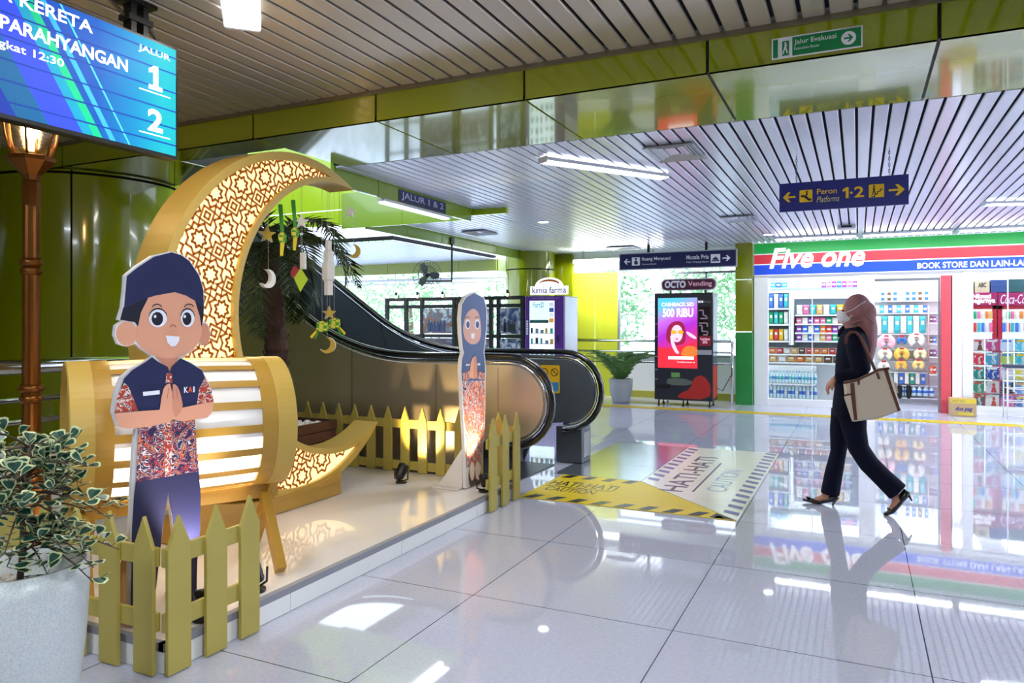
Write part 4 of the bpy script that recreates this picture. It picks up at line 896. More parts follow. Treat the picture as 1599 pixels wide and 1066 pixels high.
downlight('round downlight glowing among the slats left of the ceiling centre', (-3.98, 9.45), 2.846)
downlight('round downlight glowing near the back of the slatted ceiling', (-1.29, 12.28), 2.846)
VENT = mat('vent_grey', '#b9bcc0', .4, metal=.3)
def vent(label, x0, y0, x1, y1, z=2.846):
    t = thing('air_vent', label, 'air vent', ((x0 + x1) / 2, (y0 + y1) / 2, z), 'square ceiling air vents'); 
    MB().b2((x0, y0, z + .012), (x1, y1, z + .016)).build('backing', DARK, t)
    for k in range(4):
        e = k * (min(x1 - x0, y1 - y0) / 2) / 4.3; mb = MB(); a = .028; zz_ = z - .022 + .006 * k
        ring = [(x0 + e, y0 + e), (x1 - e, y0 + e), (x1 - e, y1 - e), (x0 + e, y1 - e)]; r2 = [(x0 + e + a, y0 + e + a), (x1 - e - a, y0 + e + a), (x1 - e - a, y1 - e - a), (x0 + e + a, y1 - e - a)]
        for i in range(4):
            j = (i + 1) % 4; mb.add([(*ring[i], zz_), (*ring[j], zz_), (*r2[j], zz_ + .02), (*r2[i], zz_ + .02), (*ring[i], zz_ + .008), (*ring[j], zz_ + .008), (*r2[j], zz_ + .026), (*r2[i], zz_ + .026)], [(0, 1, 2, 3), (4, 5, 6, 7), (0, 1, 5, 4), (2, 3, 7, 6)])
        mb.build('frame' if k == 0 else 'louvre', VENT, t)
vent('largest square air vent in the slats, beside the diagonal ceiling light', -1.58, 5.80, -1.17, 6.37)
vent('square air vent in the slats behind the blue platform sign, left of it', -1.66, 9.95, -1.22, 10.5)
vent('square air vent at the far end of the slats above the dark wayfinding sign', -4.2, 12.9, -3.66, 13.45)
vent('square air vent above the wall fan at the far left of the slats', -5.5, 9.8, -5.1, 10.3)
sp = thing('ceiling_speaker', 'small black and white box fixed to the ceiling before the shop sign', 'speaker', (-.15, 11.7, 2.85)); MB().b2((-.27, 11.6, 2.80), (-.03, 11.85, 2.848)).build('box', MATS['fitting_white'], sp); MB().b2((-.22, 11.59, 2.815), (-.08, 11.598, 2.84)).build('grille', BLACK, sp)
for i, x in enumerate((-1.25, .05, 1.35)):
    t = thing('batten_light', f'{NTH[i]} fluorescent batten from the left along the ceiling before the shop sign', 'batten light', (x + .6, 12.72, 2.83), 'fluorescent battens over the shop front')
    MB().b2((x, 12.70, 2.815), (x + 1.25, 12.76, 2.848)).build('housing', MATS['fitting_white'], t)
    MB().tube([(x + .03, 12.73, 2.80), (x + 1.22, 12.73, 2.80)], .013, 10).build('tube', TUBE, t); lamp('batten_glow', 'AREA', (x + .62, 12.73, 2.78), 14, (.9, .95, 1), 1.2, (0, 0, 0), .03)
t = thing('batten_light', 'fluorescent batten under the fascia below the JALUR 1 & 2 sign', 'batten light', (-4.5, 6.9, 2.69)); MB().b2((-4.46, 6.2, 2.672), (-4.375, 7.55, 2.699)).build('housing', MATS['fitting_white'], t); MB().b2((-4.455, 6.22, 2.655), (-4.38, 7.53, 2.671)).build('tube', mat('batten_diffuser', '#ffffff', .4, emit=4, ehex='#f6fbff', amt=0), t); lamp('batten_glow', 'AREA', (-4.5, 6.9, 2.64), 12, (.95, .98, 1), 1.3, (0, 0, rad(90)), .06)
t = thing('batten_light', 'long white fluorescent batten along the top of the back wall behind the wayfinding sign', 'batten light', (-4.3, 13.6, 2.68)); MB().b2((-5.1, 13.6, 2.62), (-3.3, 13.68, 2.70)).build('housing', MATS['fitting_white'], t)
for x in (-4.9, -3.5): MB().b2((x - .012, 13.62, 2.70), (x + .012, 13.66, 2.852)).build('hanger', STEEL, t); MB().b2((-5.08, 13.585, 2.63), (-3.32, 13.6, 2.69)).build('tube', MATS['batten_diffuser'], t); lamp('batten_glow', 'AREA', (-4.2, 13.64, 2.61), 32, (.95, .98, 1), 1.7, (rad(25), 0, 0), .06)  # glow lamp added to brighten the lime wall in place of leaking sunlight
# lettered signs
def sign_board(name, label, fr, x0, z0, x1, z1, m, th=.03, frame=None):
    c = fr.p((x0 + x1) / 2, z0, 0); t = thing(name, label, 'sign', tuple(c)); PANEL[t.name] = rect(fr, x0, z0, x1, z1, -th, th).build('panel', m, t)
    if frame:
        mb = MB(); w_ = .018
        for a in ((x0 - w_, z0 - w_, x1 + w_, z0), (x0 - w_, z1, x1 + w_, z1 + w_), (x0 - w_, z0, x0, z1), (x1, z0, x1 + w_, z1)): rect(fr, *a, -th, th + .006, mb)
        mb.build('frame', frame, t)
    return t
fS = lambda y: Fr((0, y, 0), (1, 0, 0), (0, 0, 1), (0, -1, 0))
def shape(t, fr, name, polys, m, z=.0012):
    mb = MB()
    for p in polys: poly(fr, p, z, .0008, mb)
    return mb.build(name, m, PANEL.get(t.name, t))
f = fS(6.67); t = sign_board('hanging_sign', 'blue hanging platform sign with yellow arrows and lettering Peron 1-2', f, -.611, 2.374, .368, 2.615, NAVY, .03)
shape(t, f, 'arrow_symbol', [arrow(-.482, 2.495, .10, .042, -1, .008)], SYEL); shape(t, f, 'arrow_symbol', [arrow(.225, 2.495, .115, .045, 1, .008)], SYEL)
shape(t, f, 'pictogram', [rrect(-.450, 2.445, -.348, 2.547, .008)], SYEL); shape(t, f, 'pictogram', [rrect(.080, 2.445, .192, 2.552, .008)], SYEL)
PB = mat('pictogram_black', '#1a1a14', .4)
shape(t, f, 'escalator_figure', [rrect(-.44, 2.487, -.405, 2.505, .008), [(-.415, 2.487), (-.40, 2.505), (-.372, 2.472), (-.385, 2.46)], rrect(-.385, 2.455, -.355, 2.473, .008), circ(-.392, 2.53, .009, n=10), [(-.40, 2.50), (-.384, 2.50), (-.384, 2.518), (-.40, 2.518)]], PB, .0022)
shape(t, f, 'stair_figure', [[(.095, 2.455), (.12, 2.455), (.12, 2.475), (.14, 2.475), (.14, 2.495), (.16, 2.495), (.16, 2.512), (.182, 2.512), (.182, 2.505), (.167, 2.505), (.167, 2.488), (.147, 2.488), (.147, 2.468), (.127, 2.468), (.127, 2.448), (.095, 2.448)], circ(.118, 2.537, .008, n=10), [(.112, 2.495), (.124, 2.495), (.125, 2.527), (.111, 2.527)], [(.112, 2.497), (.119, 2.497), (.109, 2.465), (.103, 2.468)], [(.117, 2.497), (.124, 2.497), (.133, 2.472), (.126, 2.469)]], PB, .0022)
text('Peron', f, -.312, -.160, 2.502, 2.548, SYEL, t, .0012, .006); text('Platforms', f, -.315, -.140, 2.435, 2.485, mat('sign_pale_yellow', '#d8cf9c', .4), t, .0012, 0, .25); text('2', f, -.028, .045, 2.455, 2.545, SYEL, t, .0012, .02); shape(t, f, 'numeral', [[(-.092, 2.455), (-.070, 2.455), (-.070, 2.545), (-.090, 2.545), (-.115, 2.527), (-.115, 2.508), (-.092, 2.518)], circ(-.05, 2.497, .0105, n=14)], SYEL)
for x, q in ((-.475, 0), (.23, 0)):
    mb = MB()
    for k in range(9):
        zc = 2.63 + k * .025; ringp = [(x + (.006 * cos(a) if k % 2 else 0), 6.685 + (0 if k % 2 else .006 * cos(a)), zc + .016 * sin(a)) for a in [2 * pi * j / 8 for j in range(8)]]; mb.tube(ringp, .0022, 4, True)
    mb.build('chain', mat('chain_steel', '#5a5c62', .4, metal=.8), t)
f = fS(12.9); t = sign_board('hanging_sign', 'dark blue wayfinding sign with white arrows reading Ruang Menyusui and Musala Pria', f, -3.92, 2.42, -1.88, 2.69, NAVY2, .06, mat('sign_frame_grey', '#b9bec4', .4, metal=.4))
shape(t, f, 'arrow_symbol', [arrow(-3.73, 2.555, .115, .05, -1, .011)], SWHITE); shape(t, f, 'arrow_symbol', [arrow(-2.10, 2.555, .13, .05, 1, .011)], SWHITE)
shape(t, f, 'pictogram', [rrect(-3.70, 2.48, -3.55, 2.63, .008)], SWHITE); shape(t, f, 'pictogram', [rrect(-2.30, 2.48, -2.14, 2.63, .008)], SWHITE)
shape(t, f, 'nursing_figure', [circ(-3.625, 2.60, .02, n=12), smoothpoly([(-3.66, 2.50), (-3.59, 2.50), (-3.585, 2.53), (-3.61, 2.575), (-3.645, 2.575)], 1)], NAVY2, .0022)
shape(t, f, 'dome_figure', [circ(-2.22, 2.53, .05, .045, 14, 0, pi), rrect(-2.285, 2.505, -2.155, 2.525, .004), [(-2.228, 2.57), (-2.212, 2.57), (-2.22, 2.605)]], NAVY2, .0022)
text('Ruang Menyusui', f, -3.51, -3.0, 2.545, 2.625, SWHITE, t, .0012, .008); text('Nursery Room', f, -3.51, -3.25, 2.478, 2.512, SWHITE, t, .0012, 0, .2); text('Musala Pria', f, -2.72, -2.335, 2.555, 2.63, SWHITE, t, .0012, .008); text("Men's Praying Room", f, -2.72, -2.335, 2.485, 2.522, SWHITE, t, .0012, 0, .2)
for x in (-3.40, -2.38): MB().b2((x - .02, 12.91, 2.70), (x + .02, 12.95, 2.848)).build('hanger', BLACK, t)
f = fS(4.279); t = sign_board('evacuation_sign', 'green and white evacuation route sign fixed on the lime beam', f, -.432, 2.868, .022, 2.984, SWHITE, .002)
EG = mat('evacuation_green', '#0f8a4a', .35)
shape(t, f, 'green_field', [[(-.325, 2.876), (.015, 2.876), (.015, 2.976), (-.325, 2.976)], [(-.425, 2.876), (-.40, 2.876), (-.40, 2.976), (-.425, 2.976)]], EG, .001)
shape(t, f, 'exit_door', [[(-.378, 2.882), (-.342, 2.882), (-.342, 2.962), (-.378, 2.962)]], EG, .001)
shape(t, f, 'running_figure', [circ(-.361, 2.95, .006, n=10), [(-.368, 2.92), (-.356, 2.92), (-.353, 2.943), (-.364, 2.943)], [(-.368, 2.922), (-.36, 2.922), (-.372, 2.89), (-.377, 2.895)], [(-.362, 2.922), (-.355, 2.922), (-.347, 2.895), (-.353, 2.892)]], SWHITE, .002)
shape(t, f, 'arrow_disc', [circ(-.045, 2.926, .036, n=28)], SWHITE, .002); shape(t, f, 'arrow_symbol', [arrow(-.068, 2.926, .046, .02, 1, .005)], EG, .003)
text('Jalur Evakuasi', f, -.315, -.105, 2.928, 2.962, SWHITE, t, .002, .004); text('Evacuation Route', f, -.315, -.19, 2.905, 2.92, SWHITE, t, .002)
f = Fr((-4.364, 0, 0), (0, 1, 0), (0, 0, 1), (1, 0, 0)); t = sign_board('track_sign', 'dark blue sign reading JALUR 1 & 2 on the fascia above the escalator', f, 6.45, 2.705, 7.42, 2.835, NAVY2, .002); text('JALUR 1 & 2', f, 6.50, 7.36, 2.725, 2.815, mat('sign_pale_blue', '#cdd8f4', .4), t, .0015, .004)

# ================================================================== WALL FAN
fc_ = V(onY(667, 429, 10.3)); fn = V((.62, -.78, -.08)).normalized(); Mf = fn.to_track_quat('Z', 'Y').to_matrix()
fa = thing('wall_fan', 'dark cage fan on a bracket hanging from the fascia over the escalator', 'fan', tuple(fc_))
mb = MB(); R = .235
for k in range(28):
    a = 2 * pi * k / 28; d = Mf @ V((cos(a), sin(a), 0)); mb.tube([fc_ + d * .04 + fn * .075, fc_ + d * .15 + fn * .065, fc_ + d * R, fc_ + d * .14 - fn * .075, fc_ + d * .05 - fn * .09], .0022, 4)
for r, z in ((R, 0), (.15, .065), (.14, -.075)): mb.tube([fc_ + Mf @ V((r * cos(2 * pi * j / 32), r * sin(2 * pi * j / 32), 0)) + fn * z for j in range(32)], .004, 5, True)
FANM = mat('fan_dark', '#2a2d30', .4, metal=.4); mb.build('cage', FANM, fa)
for k in range(3):
    a = 2 * pi * k / 3; mb = MB(); q = [(.03, -.02), (.10, -.07), (.20, -.05), (.205, .03), (.10, .05), (.03, .02)]
    vs = [fc_ + Mf @ V((x * cos(a) - y * sin(a), x * sin(a) + y * cos(a), .012 * y / .05)) for x, y in q]; mb.prism(vs, fn * .004); mb.build('blade', mat('fan_blade', '#5a6066', .4), fa)
MB().lathe([(.02, .03), (.04, .01), (.04, -.03), (.06, -.09), (.055, -.19), (.02, -.21)], fc_, 18, Mf).build('motor', FANM, fa)
be = V(onX(703, 400, -6.0)); be.x = -5.97
MB().tube([fc_ - fn * .14, fc_ - fn * .14 + V((.0, .0, -.11)), V((be.x, be.y, fc_.z - .11)), V((be.x, be.y, fc_.z)), V((be.x, be.y, 2.80))], .016, 8).build('bracket', FANM, fa); MB().b2((be.x - .012, be.y - .05, 2.72), (be.x + .02, be.y + .05, 2.83)).build('mount', FANM, fa)

# ================================================================== PHOTO BOARD
PBW = mat('board_black_metal', '#17181a', .45, metal=.4)
pb = thing('photo_board', 'black metal frame stand with printed photographs behind the escalator', 'display stand', (-6.1, 10.95, 0)); yb = 10.95
for x in (-7.66, -7.25, -6.92, -6.27, -6.18, -5.56, -5.42, -4.98): MB().b2((x - .03, yb - .03, 0), (x + .03, yb + .03, 1.88)).build('post', PBW, pb)
for z in (1.86, 1.73, 1.22, .70): MB().b2((-7.7, yb - .02, z - .03), (-4.95, yb + .02, z + .03)).build('rail', PBW, pb)
fpb = fS(yb - .02)
def photo_mat(i): 
    cols = [['#1b2436', '#5a6478', '#d8dce4', '#8a5a40'], ['#232a3c', '#8f98a8', '#e4e6ea', '#44506e'], ['#20242c', '#70788a', '#c9ced6', '#3a4a78'], ['#16181e', '#3a3f5a', '#8c94a8', '#6a4a3a']][i % 4]
    return ramp_mat('photo_print_%d' % i, [(.25, cols[0]), (.42, cols[3]), (.52, cols[1]), (.7, cols[2])], 9 + i, .3, detail=6, dist=.6)
def photo_fig(p_, i, x0, x1, z0, z1):
    mb = MB(); random.seed(i); n = 6
    for k in range(n):
        x = x0 + (x1 - x0) * (.2 + .62 * k / n) + random.uniform(-.01, .01); h = (z1 - z0) * random.uniform(.42, .6); w_ = (x1 - x0) * .055
        poly(fpb, [(x - w_, z0 + .03), (x + w_, z0 + .03), (x + w_ * .9, z0 + h * .8), (x - w_ * .9, z0 + h * .8)], .0035, .0005, mb); poly(fpb, circ(x, z0 + h * .9, w_ * .7, w_ * .9, 8), .0035, .0005, mb)
    mb.build('printed_figures', mat('photo_figure_%d' % (i % 3), ('#27365e', '#c9ccd4', '#1d2024')[i % 3], .4), p_)
for i, (x0, x1) in enumerate(((-6.89, -6.30), (-6.15, -5.59), (-5.39, -5.01))):
    for r_, (z0, z1) in enumerate(((1.26, 1.69), (.74, 1.18))):
        p_ = rect(fpb, x0, z0, x1, z1, 0, .003).build('photograph', photo_mat(i + 3 * r_), pb)
        if r_ == 0: photo_fig(pb, i, x0, x1, z0, z1)
for i, (u, v) in enumerate(((622, 467), (655, 466), (694, 463), (795, 461))):
    q = onY(u, v, yb); q.z = 1.89; t = thing('bulb_lamp', f'{NTH[i]} small bulb lamp from the left clipped atop the photo stand', 'lamp', tuple(q), 'bulb lamps above the photo stand')
    MB().tube([q, q + V((0, 0, .06)), q + V((0, -.06, .09))], .008, 6).build('arm', PBW, t); MB().lathe([(.018, .05), (.02, .0), (.016, -.01)], q + V((0, -.07, .05)), 10).build('socket', PBW, t); MB().ball(q + V((0, -.07, .02)), (.022, .022, .028), 10).build('bulb', mat('bulb_small', '#ffe0a8', .4, emit=14, ehex='#ffd694'), t)

# ================================================================== VENDING MACHINES
PUR = mat('machine_purple', '#5a2a86', .3, amt=.03); SIL = mat('machine_silver', '#c9cbd4', .3, metal=.5)
km = thing('vending_machine', 'purple pharmacy vending machine with white arched sign reading kimia farma', 'vending machine', (-4.58, 11.2, 0)); f = fS(10.9)
MB().b2((-4.915, 10.9, .004), (-4.243, 11.55, 1.875)).build('cabinet', PUR, km, bevel=.006)
MB().b2((-4.2425, 10.96, .9), (-4.2405, 11.53, 1.86)).build('side_panel', SIL, km); MB().b2((-4.2425, 10.96, .08), (-4.2405, 11.53, .895)).build('side_panel', mat('machine_violet', '#4a3a9a', .3), km)
LITW = mat('machine_screen', '#dff4f2', .3, emit=1.0, amt=.03)
rect(f, -4.835, .55, -4.40, 1.80, 0, .003).build('window', LITW, km)
rect(f, -4.83, 1.44, -4.50, 1.79, .003, .001).build('screen', mat('machine_ad', '#bfe6ea', .3, emit=.9), km); rect(f, -4.83, 1.44, -4.50, 1.49, .0042, .0005).build('ad_band', mat('ad_dark_green', '#2a5a58', .4), km); text('FortiD', f, -4.77, -4.58, 1.69, 1.775, mat('ad_blue', '#1c4f86', .4), km, .0045, .006)
for k, h in enumerate(('#dfe6f0', '#3a5a9a', '#e8ecf2', '#e2a23a')): rect(f, -4.49, 1.70 - k * .085, -4.41, 1.77 - k * .085, .0035, .001).build('button', mat('button_%d' % k, h, .4, emit=.3), km)
random.seed(3)
for r_, z in enumerate((1.28, 1.11, .93, .75)):
    rect(f, -4.83, z - .012, -4.405, z, .004, .006).build('shelf', SIL, km)
    for k in range(5):
        x = -4.81 + k * .085; h = random.choice(['#2a8a94', '#28304a', '#c9a23a', '#38b0a0', '#7a8694']); hh = random.uniform(.05, .10)
        rect(f, x, z, x + random.uniform(.03, .06), z + hh, .004, .01).build('product', mat('product_' + h[1:], h, .4), km)
for k in range(6): rect(f, -4.895, 1.25 + k * .04, -4.86, 1.28 + k * .04, .001, .002).build('payment_tag', mat('tag_white', '#d8d4e4', .4), km)
rect(f, -4.355, 1.12, -4.33, 1.24, .001, .01).build('handle', mat('handle_dark', '#2a1840', .4), km)
text('www.KimiaFarmaApotek.co.id', f, -4.80, -4.32, 1.828, 1.852, mat('tag_lilac', '#c9b2e4', .4), km, .002)
shape(km, fS(11.0), 'sign', [[(-4.87, 1.9), (-4.2, 1.9), (-4.2, 2.04)] + circ(-4.535, 2.03, .25, .15, 20, 0.05, pi - .05) + [(-4.87, 2.04)]], mat('sign_backlit', '#ffffff', .4, emit=.8, amt=0), 0)
shape(km, fS(11.0), 'sunrise_mark', [circ(-4.535, 2.06, .19, .09, 18, .25, pi - .25) + circ(-4.55, 2.06, .18, .055, 18, .25, pi - .25)[::-1]], mat('sign_orange', '#e07a28', .4), .0012); text('kimia farma', fS(11.0), -4.83, -4.24, 1.925, 2.03, mat('sign_blue_letters', '#27409a', .4), km, .0022, .012)
ov = thing('vending_machine', 'black snack vending machine with big pink advert screen and lettered sign on top', 'vending machine', (-2.74, 12.98, 0)); f = fS(12.75)
CHR = mat('machine_charcoal', '#2a2c36', .3, amt=.05)
MB().b2((-3.246, 12.75, .10), (-2.24, 13.22, 1.965)).build('cabinet', CHR, ov, bevel=.006)
for x in (-3.18, -2.75, -2.30):
    for y in (12.8, 13.15): MB().lathe([(.03, .003), (.03, .012), (.012, .02), (.012, .11)], (x, y, 0), 10).build('foot', BLACK, ov)
m = bpy.data.materials.new('advert_gradient'); m.use_nodes = True; nt = m.node_tree; b = nt.nodes['Principled BSDF']; L = nt.links.new
tt = nt.nodes.new('ShaderNodeTexCoord'); s_ = nt.nodes.new('ShaderNodeSeparateXYZ'); ad = nt.nodes.new('ShaderNodeMath'); ad.operation = 'MULTIPLY_ADD'; ad.inputs[1].default_value = -.25; r = nt.nodes.new('ShaderNodeValToRGB')
L(tt.outputs['Generated'], s_.inputs[0]); L(s_.outputs['X'], ad.inputs[0]); L(s_.outputs['Z'], ad.inputs[2]); L(ad.outputs[0], r.inputs[0])
for p, h in ((.42, '#b02ad0'), (.62, '#c86ae8')): e = r.color_ramp.elements.new(p); e.color = lin(h)
r.color_ramp.elements[0].position = .12; r.color_ramp.elements[0].color = lin('#e02848'); r.color_ramp.elements[-1].position = .85; r.color_ramp.elements[-1].color = lin('#58c8f0')
L(r.outputs[0], b.inputs['Emission Color']); b.inputs['Emission Strength'].default_value = 1.0; b.inputs['Base Color'].default_value = (0, 0, 0, 1)
scr_ = rect(f, -3.185, .66, -2.50, 1.88, 0, .004).build('screen', m, ov)
EW = mat('advert_white', '#ffffff', .4, emit=1.2, amt=0); ER = mat('advert_red', '#e02838', .4, emit=.8, amt=0); EP = mat('advert_pink', '#f0c0d8', .4, emit=.9, amt=0); EO = mat('advert_orange', '#f0a020', .4, emit=.9, amt=0); EH = mat('advert_hair', '#a01848', .4, emit=.6, amt=0)
poly(f, [(-3.185, .66), (-2.50, .66), (-2.50, 1.03), (-2.75, 1.05), (-3.0, 1.0), (-3.185, 1.02)], .0045, .0005).build('red_field', ER, scr_)
poly(f, smoothpoly([(-2.80, .85), (-2.50, .85), (-2.50, 1.04), (-2.72, 1.05)], 1), .005, .0004).build('orange_coat', mat('advert_coat', '#e07a30', .4, emit=.7, amt=0), scr_)
poly(f, smoothpoly([(-3.05, 1.15), (-3.02, 1.38), (-2.90, 1.48), (-2.76, 1.47), (-2.70, 1.36), (-2.69, 1.12), (-2.80, 1.05), (-2.95, 1.06)], 2), .0055, .0004).build('hair', EH, scr_)
poly(f, circ(-2.85, 1.26, .10, .15, 24), .006, .0004).build('face', EP, scr_); poly(f, smoothpoly([(-2.97, 1.25), (-2.92, 1.18), (-2.85, .98), (-2.80, .92), (-2.86, .90), (-2.95, 1.05)], 1), .0065, .0004).build('hand', EP, scr_); poly(f, smoothpoly([(-2.70, 1.28), (-2.66, 1.30), (-2.51, 1.20), (-2.52, 1.16), (-2.62, 1.20)], 1), .0065, .0004).build('hand', EP, scr_)
for x in (-2.905, -2.785): poly(f, circ(x, 1.285, .05, .036, 18), .0068, .0004).build('sunglass_lens', EO, scr_)
poly(f, circ(-2.85, 1.165, .022, .014, 12), .0068, .0004).build('lips', ER, scr_)
text('CASHBACK S/D', f, -3.12, -2.56, 1.735, 1.80, EW, scr_, .005, .015); text('500 RIBU', f, -3.10, -2.57, 1.545, 1.70, EW, scr_, .005, .03); rect(f, -3.0, .81, -2.56, .86, .0052, .0005).build('search_bar', EW, scr_); text('Tersedia di mesin ini', f, -2.85, -2.54, .755, .775, EW, scr_, .0052); 
rect(f, -2.475, 1.12, -2.28, 1.72, 0, .003).build('door_panel', mat('machine_dark_glass', '#1b1620', .15), ov)
text('OCTO', f, -2.485, -2.40, 1.79, 1.825, EW, ov, .002, .02); text('Vending', f, -2.39, -2.27, 1.785, 1.822, mat('text_grey', '#a8a8b4', .4), ov, .002)
PKL = mat('machine_line', '#c8a8b4', .4)
def pline(pts, w_=.022):
    mb = MB()
    for a, b_ in zip(pts[:-1], pts[1:]): mb.bar(f.p(*a, .004), f.p(*b_, .004), w_, .002, (0, 1, 0))
    mb.build('maze_line', PKL, ov)
pline([(-2.47, 1.66), (-2.40, 1.66), (-2.40, 1.58), (-2.35, 1.56), (-2.33, 1.52), (-2.45, 1.52)]); pline([(-2.47, 1.44), (-2.33, 1.44), (-2.33, 1.38)]); pline([(-2.47, 1.40), (-2.42, 1.40), (-2.42, 1.30), (-2.33, 1.30), (-2.33, 1.24), (-2.40, 1.24)])
rect(f, -2.47, 1.05, -2.27, 1.22, .0035, .001).build('sticker', mat('sticker_crimson', '#a81830', .4), ov); text('Cashless', f, -2.45, -2.29, 1.15, 1.19, EP, ov, .005); text('50%', f, -2.41, -2.33, 1.09, 1.14, EP, ov, .005)
MB().b2((-2.49, 12.70, .90), (-2.26, 12.75, .98)).build('coin_tray', SIL, ov); rect(f, -3.2, .30, -2.98, .36, 0, .02).build('pickup_tray', BLACK, ov)
poly(f, smoothpoly([(-2.86, .13), (-2.30, .13), (-2.26, .36), (-2.40, .56), (-2.56, .50), (-2.62, .30), (-2.80, .22)], 1), .001, .001).build('red_graphic', mat('graphic_red', '#c02a24', .35), ov); poly(f, smoothpoly([(-3.05, .36), (-2.6, .36), (-2.58, .46), (-3.0, .50)], 1), .001, .001).build('grey_graphic', mat('graphic_grey', '#6a7468', .35), ov); rect(f, -2.95, .50, -2.80, .58, .0015, .001).build('green_graphic', mat('graphic_green', '#7ab05a', .35), ov)
for z in (.45, .62, .85, 1.2, 1.42): rect(f, -3.235, z, -3.19, z + .012, .001, .002).build('side_mark', PKL, ov)
MB().b2((-2.2395, 12.78, .15), (-2.2375, 13.18, .70)).build('side_graphic', MATS['graphic_red'], ov); MB().b2((-2.2395, 12.78, .72), (-2.2375, 13.18, 1.9)).build('side_graphic', mat('machine_side', '#5a6270', .25, metal=.3), ov)
f = fS(12.85); poly(f, rrect(-3.15, 2.012, -2.20, 2.218, .085), -.034, .03).build('sign_outline', mat('topsign_rim', '#d9c8d4', .4), ov); poly(f, rrect(-3.13, 2.03, -2.22, 2.20, .07), -.03, .03).build('top_sign', mat('topsign_maroon', '#5a1f38', .4), ov)
text('OCTO', f, -3.09, -2.72, 2.055, 2.185, mat('topsign_grey', '#d4d8e6', .4, emit=.2), ov, .001, .05); text('Vending', f, -2.68, -2.27, 2.06, 2.17, mat('topsign_pink', '#ecb8c8', .4, emit=.2), ov, .001, .01); mb = MB(); mb.b2((-3.0, 12.86, 1.965), (-2.97, 12.88, 2.05)); mb.b2((-2.4, 12.86, 1.965), (-2.37, 12.88, 2.05)); mb.build('sign_post', BLACK, ov)
MB().tube([(-2.235, 13.15, .3), (-2.15, 13.2, .25), (-2.0, 13.25, .55), (-1.99, 13.22, .66)], .008, 6).build('power_cable', BLACK, ov)

# ================================================================== SHOP
YF = 13.55; SHW = mat('shop_white', '#f4f5f6', .35, amt=.02)
mb = MB()
for x0, x1 in ((-1.66, -1.43), (0.01, .25), (1.50, 1.64)): mb.b2((x0, YF - .02, 0.0), (x1, YF + .12, 2.27))
mb.b2((-1.43, YF, 0), (.01, YF + .12, .12)); mb.b2((1.64, YF, 0), (5, YF + .12, .13)); mb.b2((-1.66, YF, 2.17), (5, YF + .12, 2.28)); mb.b2((-1.66, YF + .05, 2.27), (5, YF + .12, 2.86))
struct('wall_shop_front', mb, SHW)
mb = MB(); mb.b2((.25, YF, 2.13), (1.19, YF + .08, 2.17)); mb.b2((1.165, YF, 0), (1.19, YF + .08, 2.13)); struct('door_1_frame', mb, mat('frame_grey', '#8d8f96', .35, metal=.6))
struct('trim_3', MB().b2((1.20, YF - .03, 0), (1.34, YF + .1, 2.2)), mat('red_pillar', '#e05560', .35))
struct('trim_4', MB().b2((1.345, YF - .01, 0), (1.36, YF + .1, 2.2)), BLACK)
mb = MB(); mb.b2((-.72, YF + .03, .12), (-.705, YF + .06, 2.17)); mb.b2((2.1, YF + .03, .13), (2.115, YF + .06, 2.17)); struct('window_2_frame', mb, SHW)
struct('window_2_pane', MB().b2((-1.43, YF + .04, .12), (.01, YF + .046, 2.17)), GLASS); struct('window_3_pane', MB().b2((1.64, YF + .04, .13), (5, YF + .046, 2.17)), GLASS)
mb = MB(); mb.b2((-1.66, 17, 0), (5, 17.1, 2.86)); struct('wall_shop_back', mb, SHW); struct('wall_shop_left', MB().b2((-1.72, YF + .12, 0), (-1.66, 17, 2.86)), SHW); struct('wall_shop_right', MB().b2((5, YF, 0), (5.1, 17, 2.86)), SHW); struct('ceiling_shop', MB().b2((-1.66, YF + .12, 2.62), (5, 17, 2.7)), SHW)
for x in (-.6, 1.2, 3.2):
    lamp('shop_light', 'AREA', (x, 14.35, 2.58), 38, (.82, .92, 1), 1.6, (0, 0, 0), .9)
    lamp('shop_light_back', 'AREA', (x, 16, 2.58), 55, (.82, .92, 1), 1.6, (0, 0, 0), 1.2)
fs = fS(YF - .07); ss = thing('shop_sign', 'long green red and blue shop fascia lettered Five one, BOOK STORE DAN LAIN-LAIN', 'sign', (1.5, YF - .03, 2.27))
MB().b2((-1.66, YF - .07, 2.275), (5, YF - .0, 2.845)).build('panel', mat('fascia_white', '#ffffff', .35, emit=.15, amt=0), ss)
for z0, z1, h, n_ in ((2.655, 2.835, '#1fae4a', 'green_stripe'), (2.475, 2.635, '#dc3a48', 'red_stripe'), (2.285, 2.455, '#2450d8', 'blue_stripe')): rect(fs, -1.655, z0, 4.99, z1, .0005, .001).build(n_, mat('fascia_' + n_, h, .35, emit=.22, amt=.02), ss)
FW_ = mat('fascia_letter', '#ffffff', .4, emit=.5, amt=0)
text('Five one', fs, -1.40, .11, 2.385, 2.745, FW_, ss, .003, .028, .28); text('BOOK STORE DAN LAIN-LAIN', fs, .866, 2.40, 2.315, 2.412, FW_, ss, .002, .02)
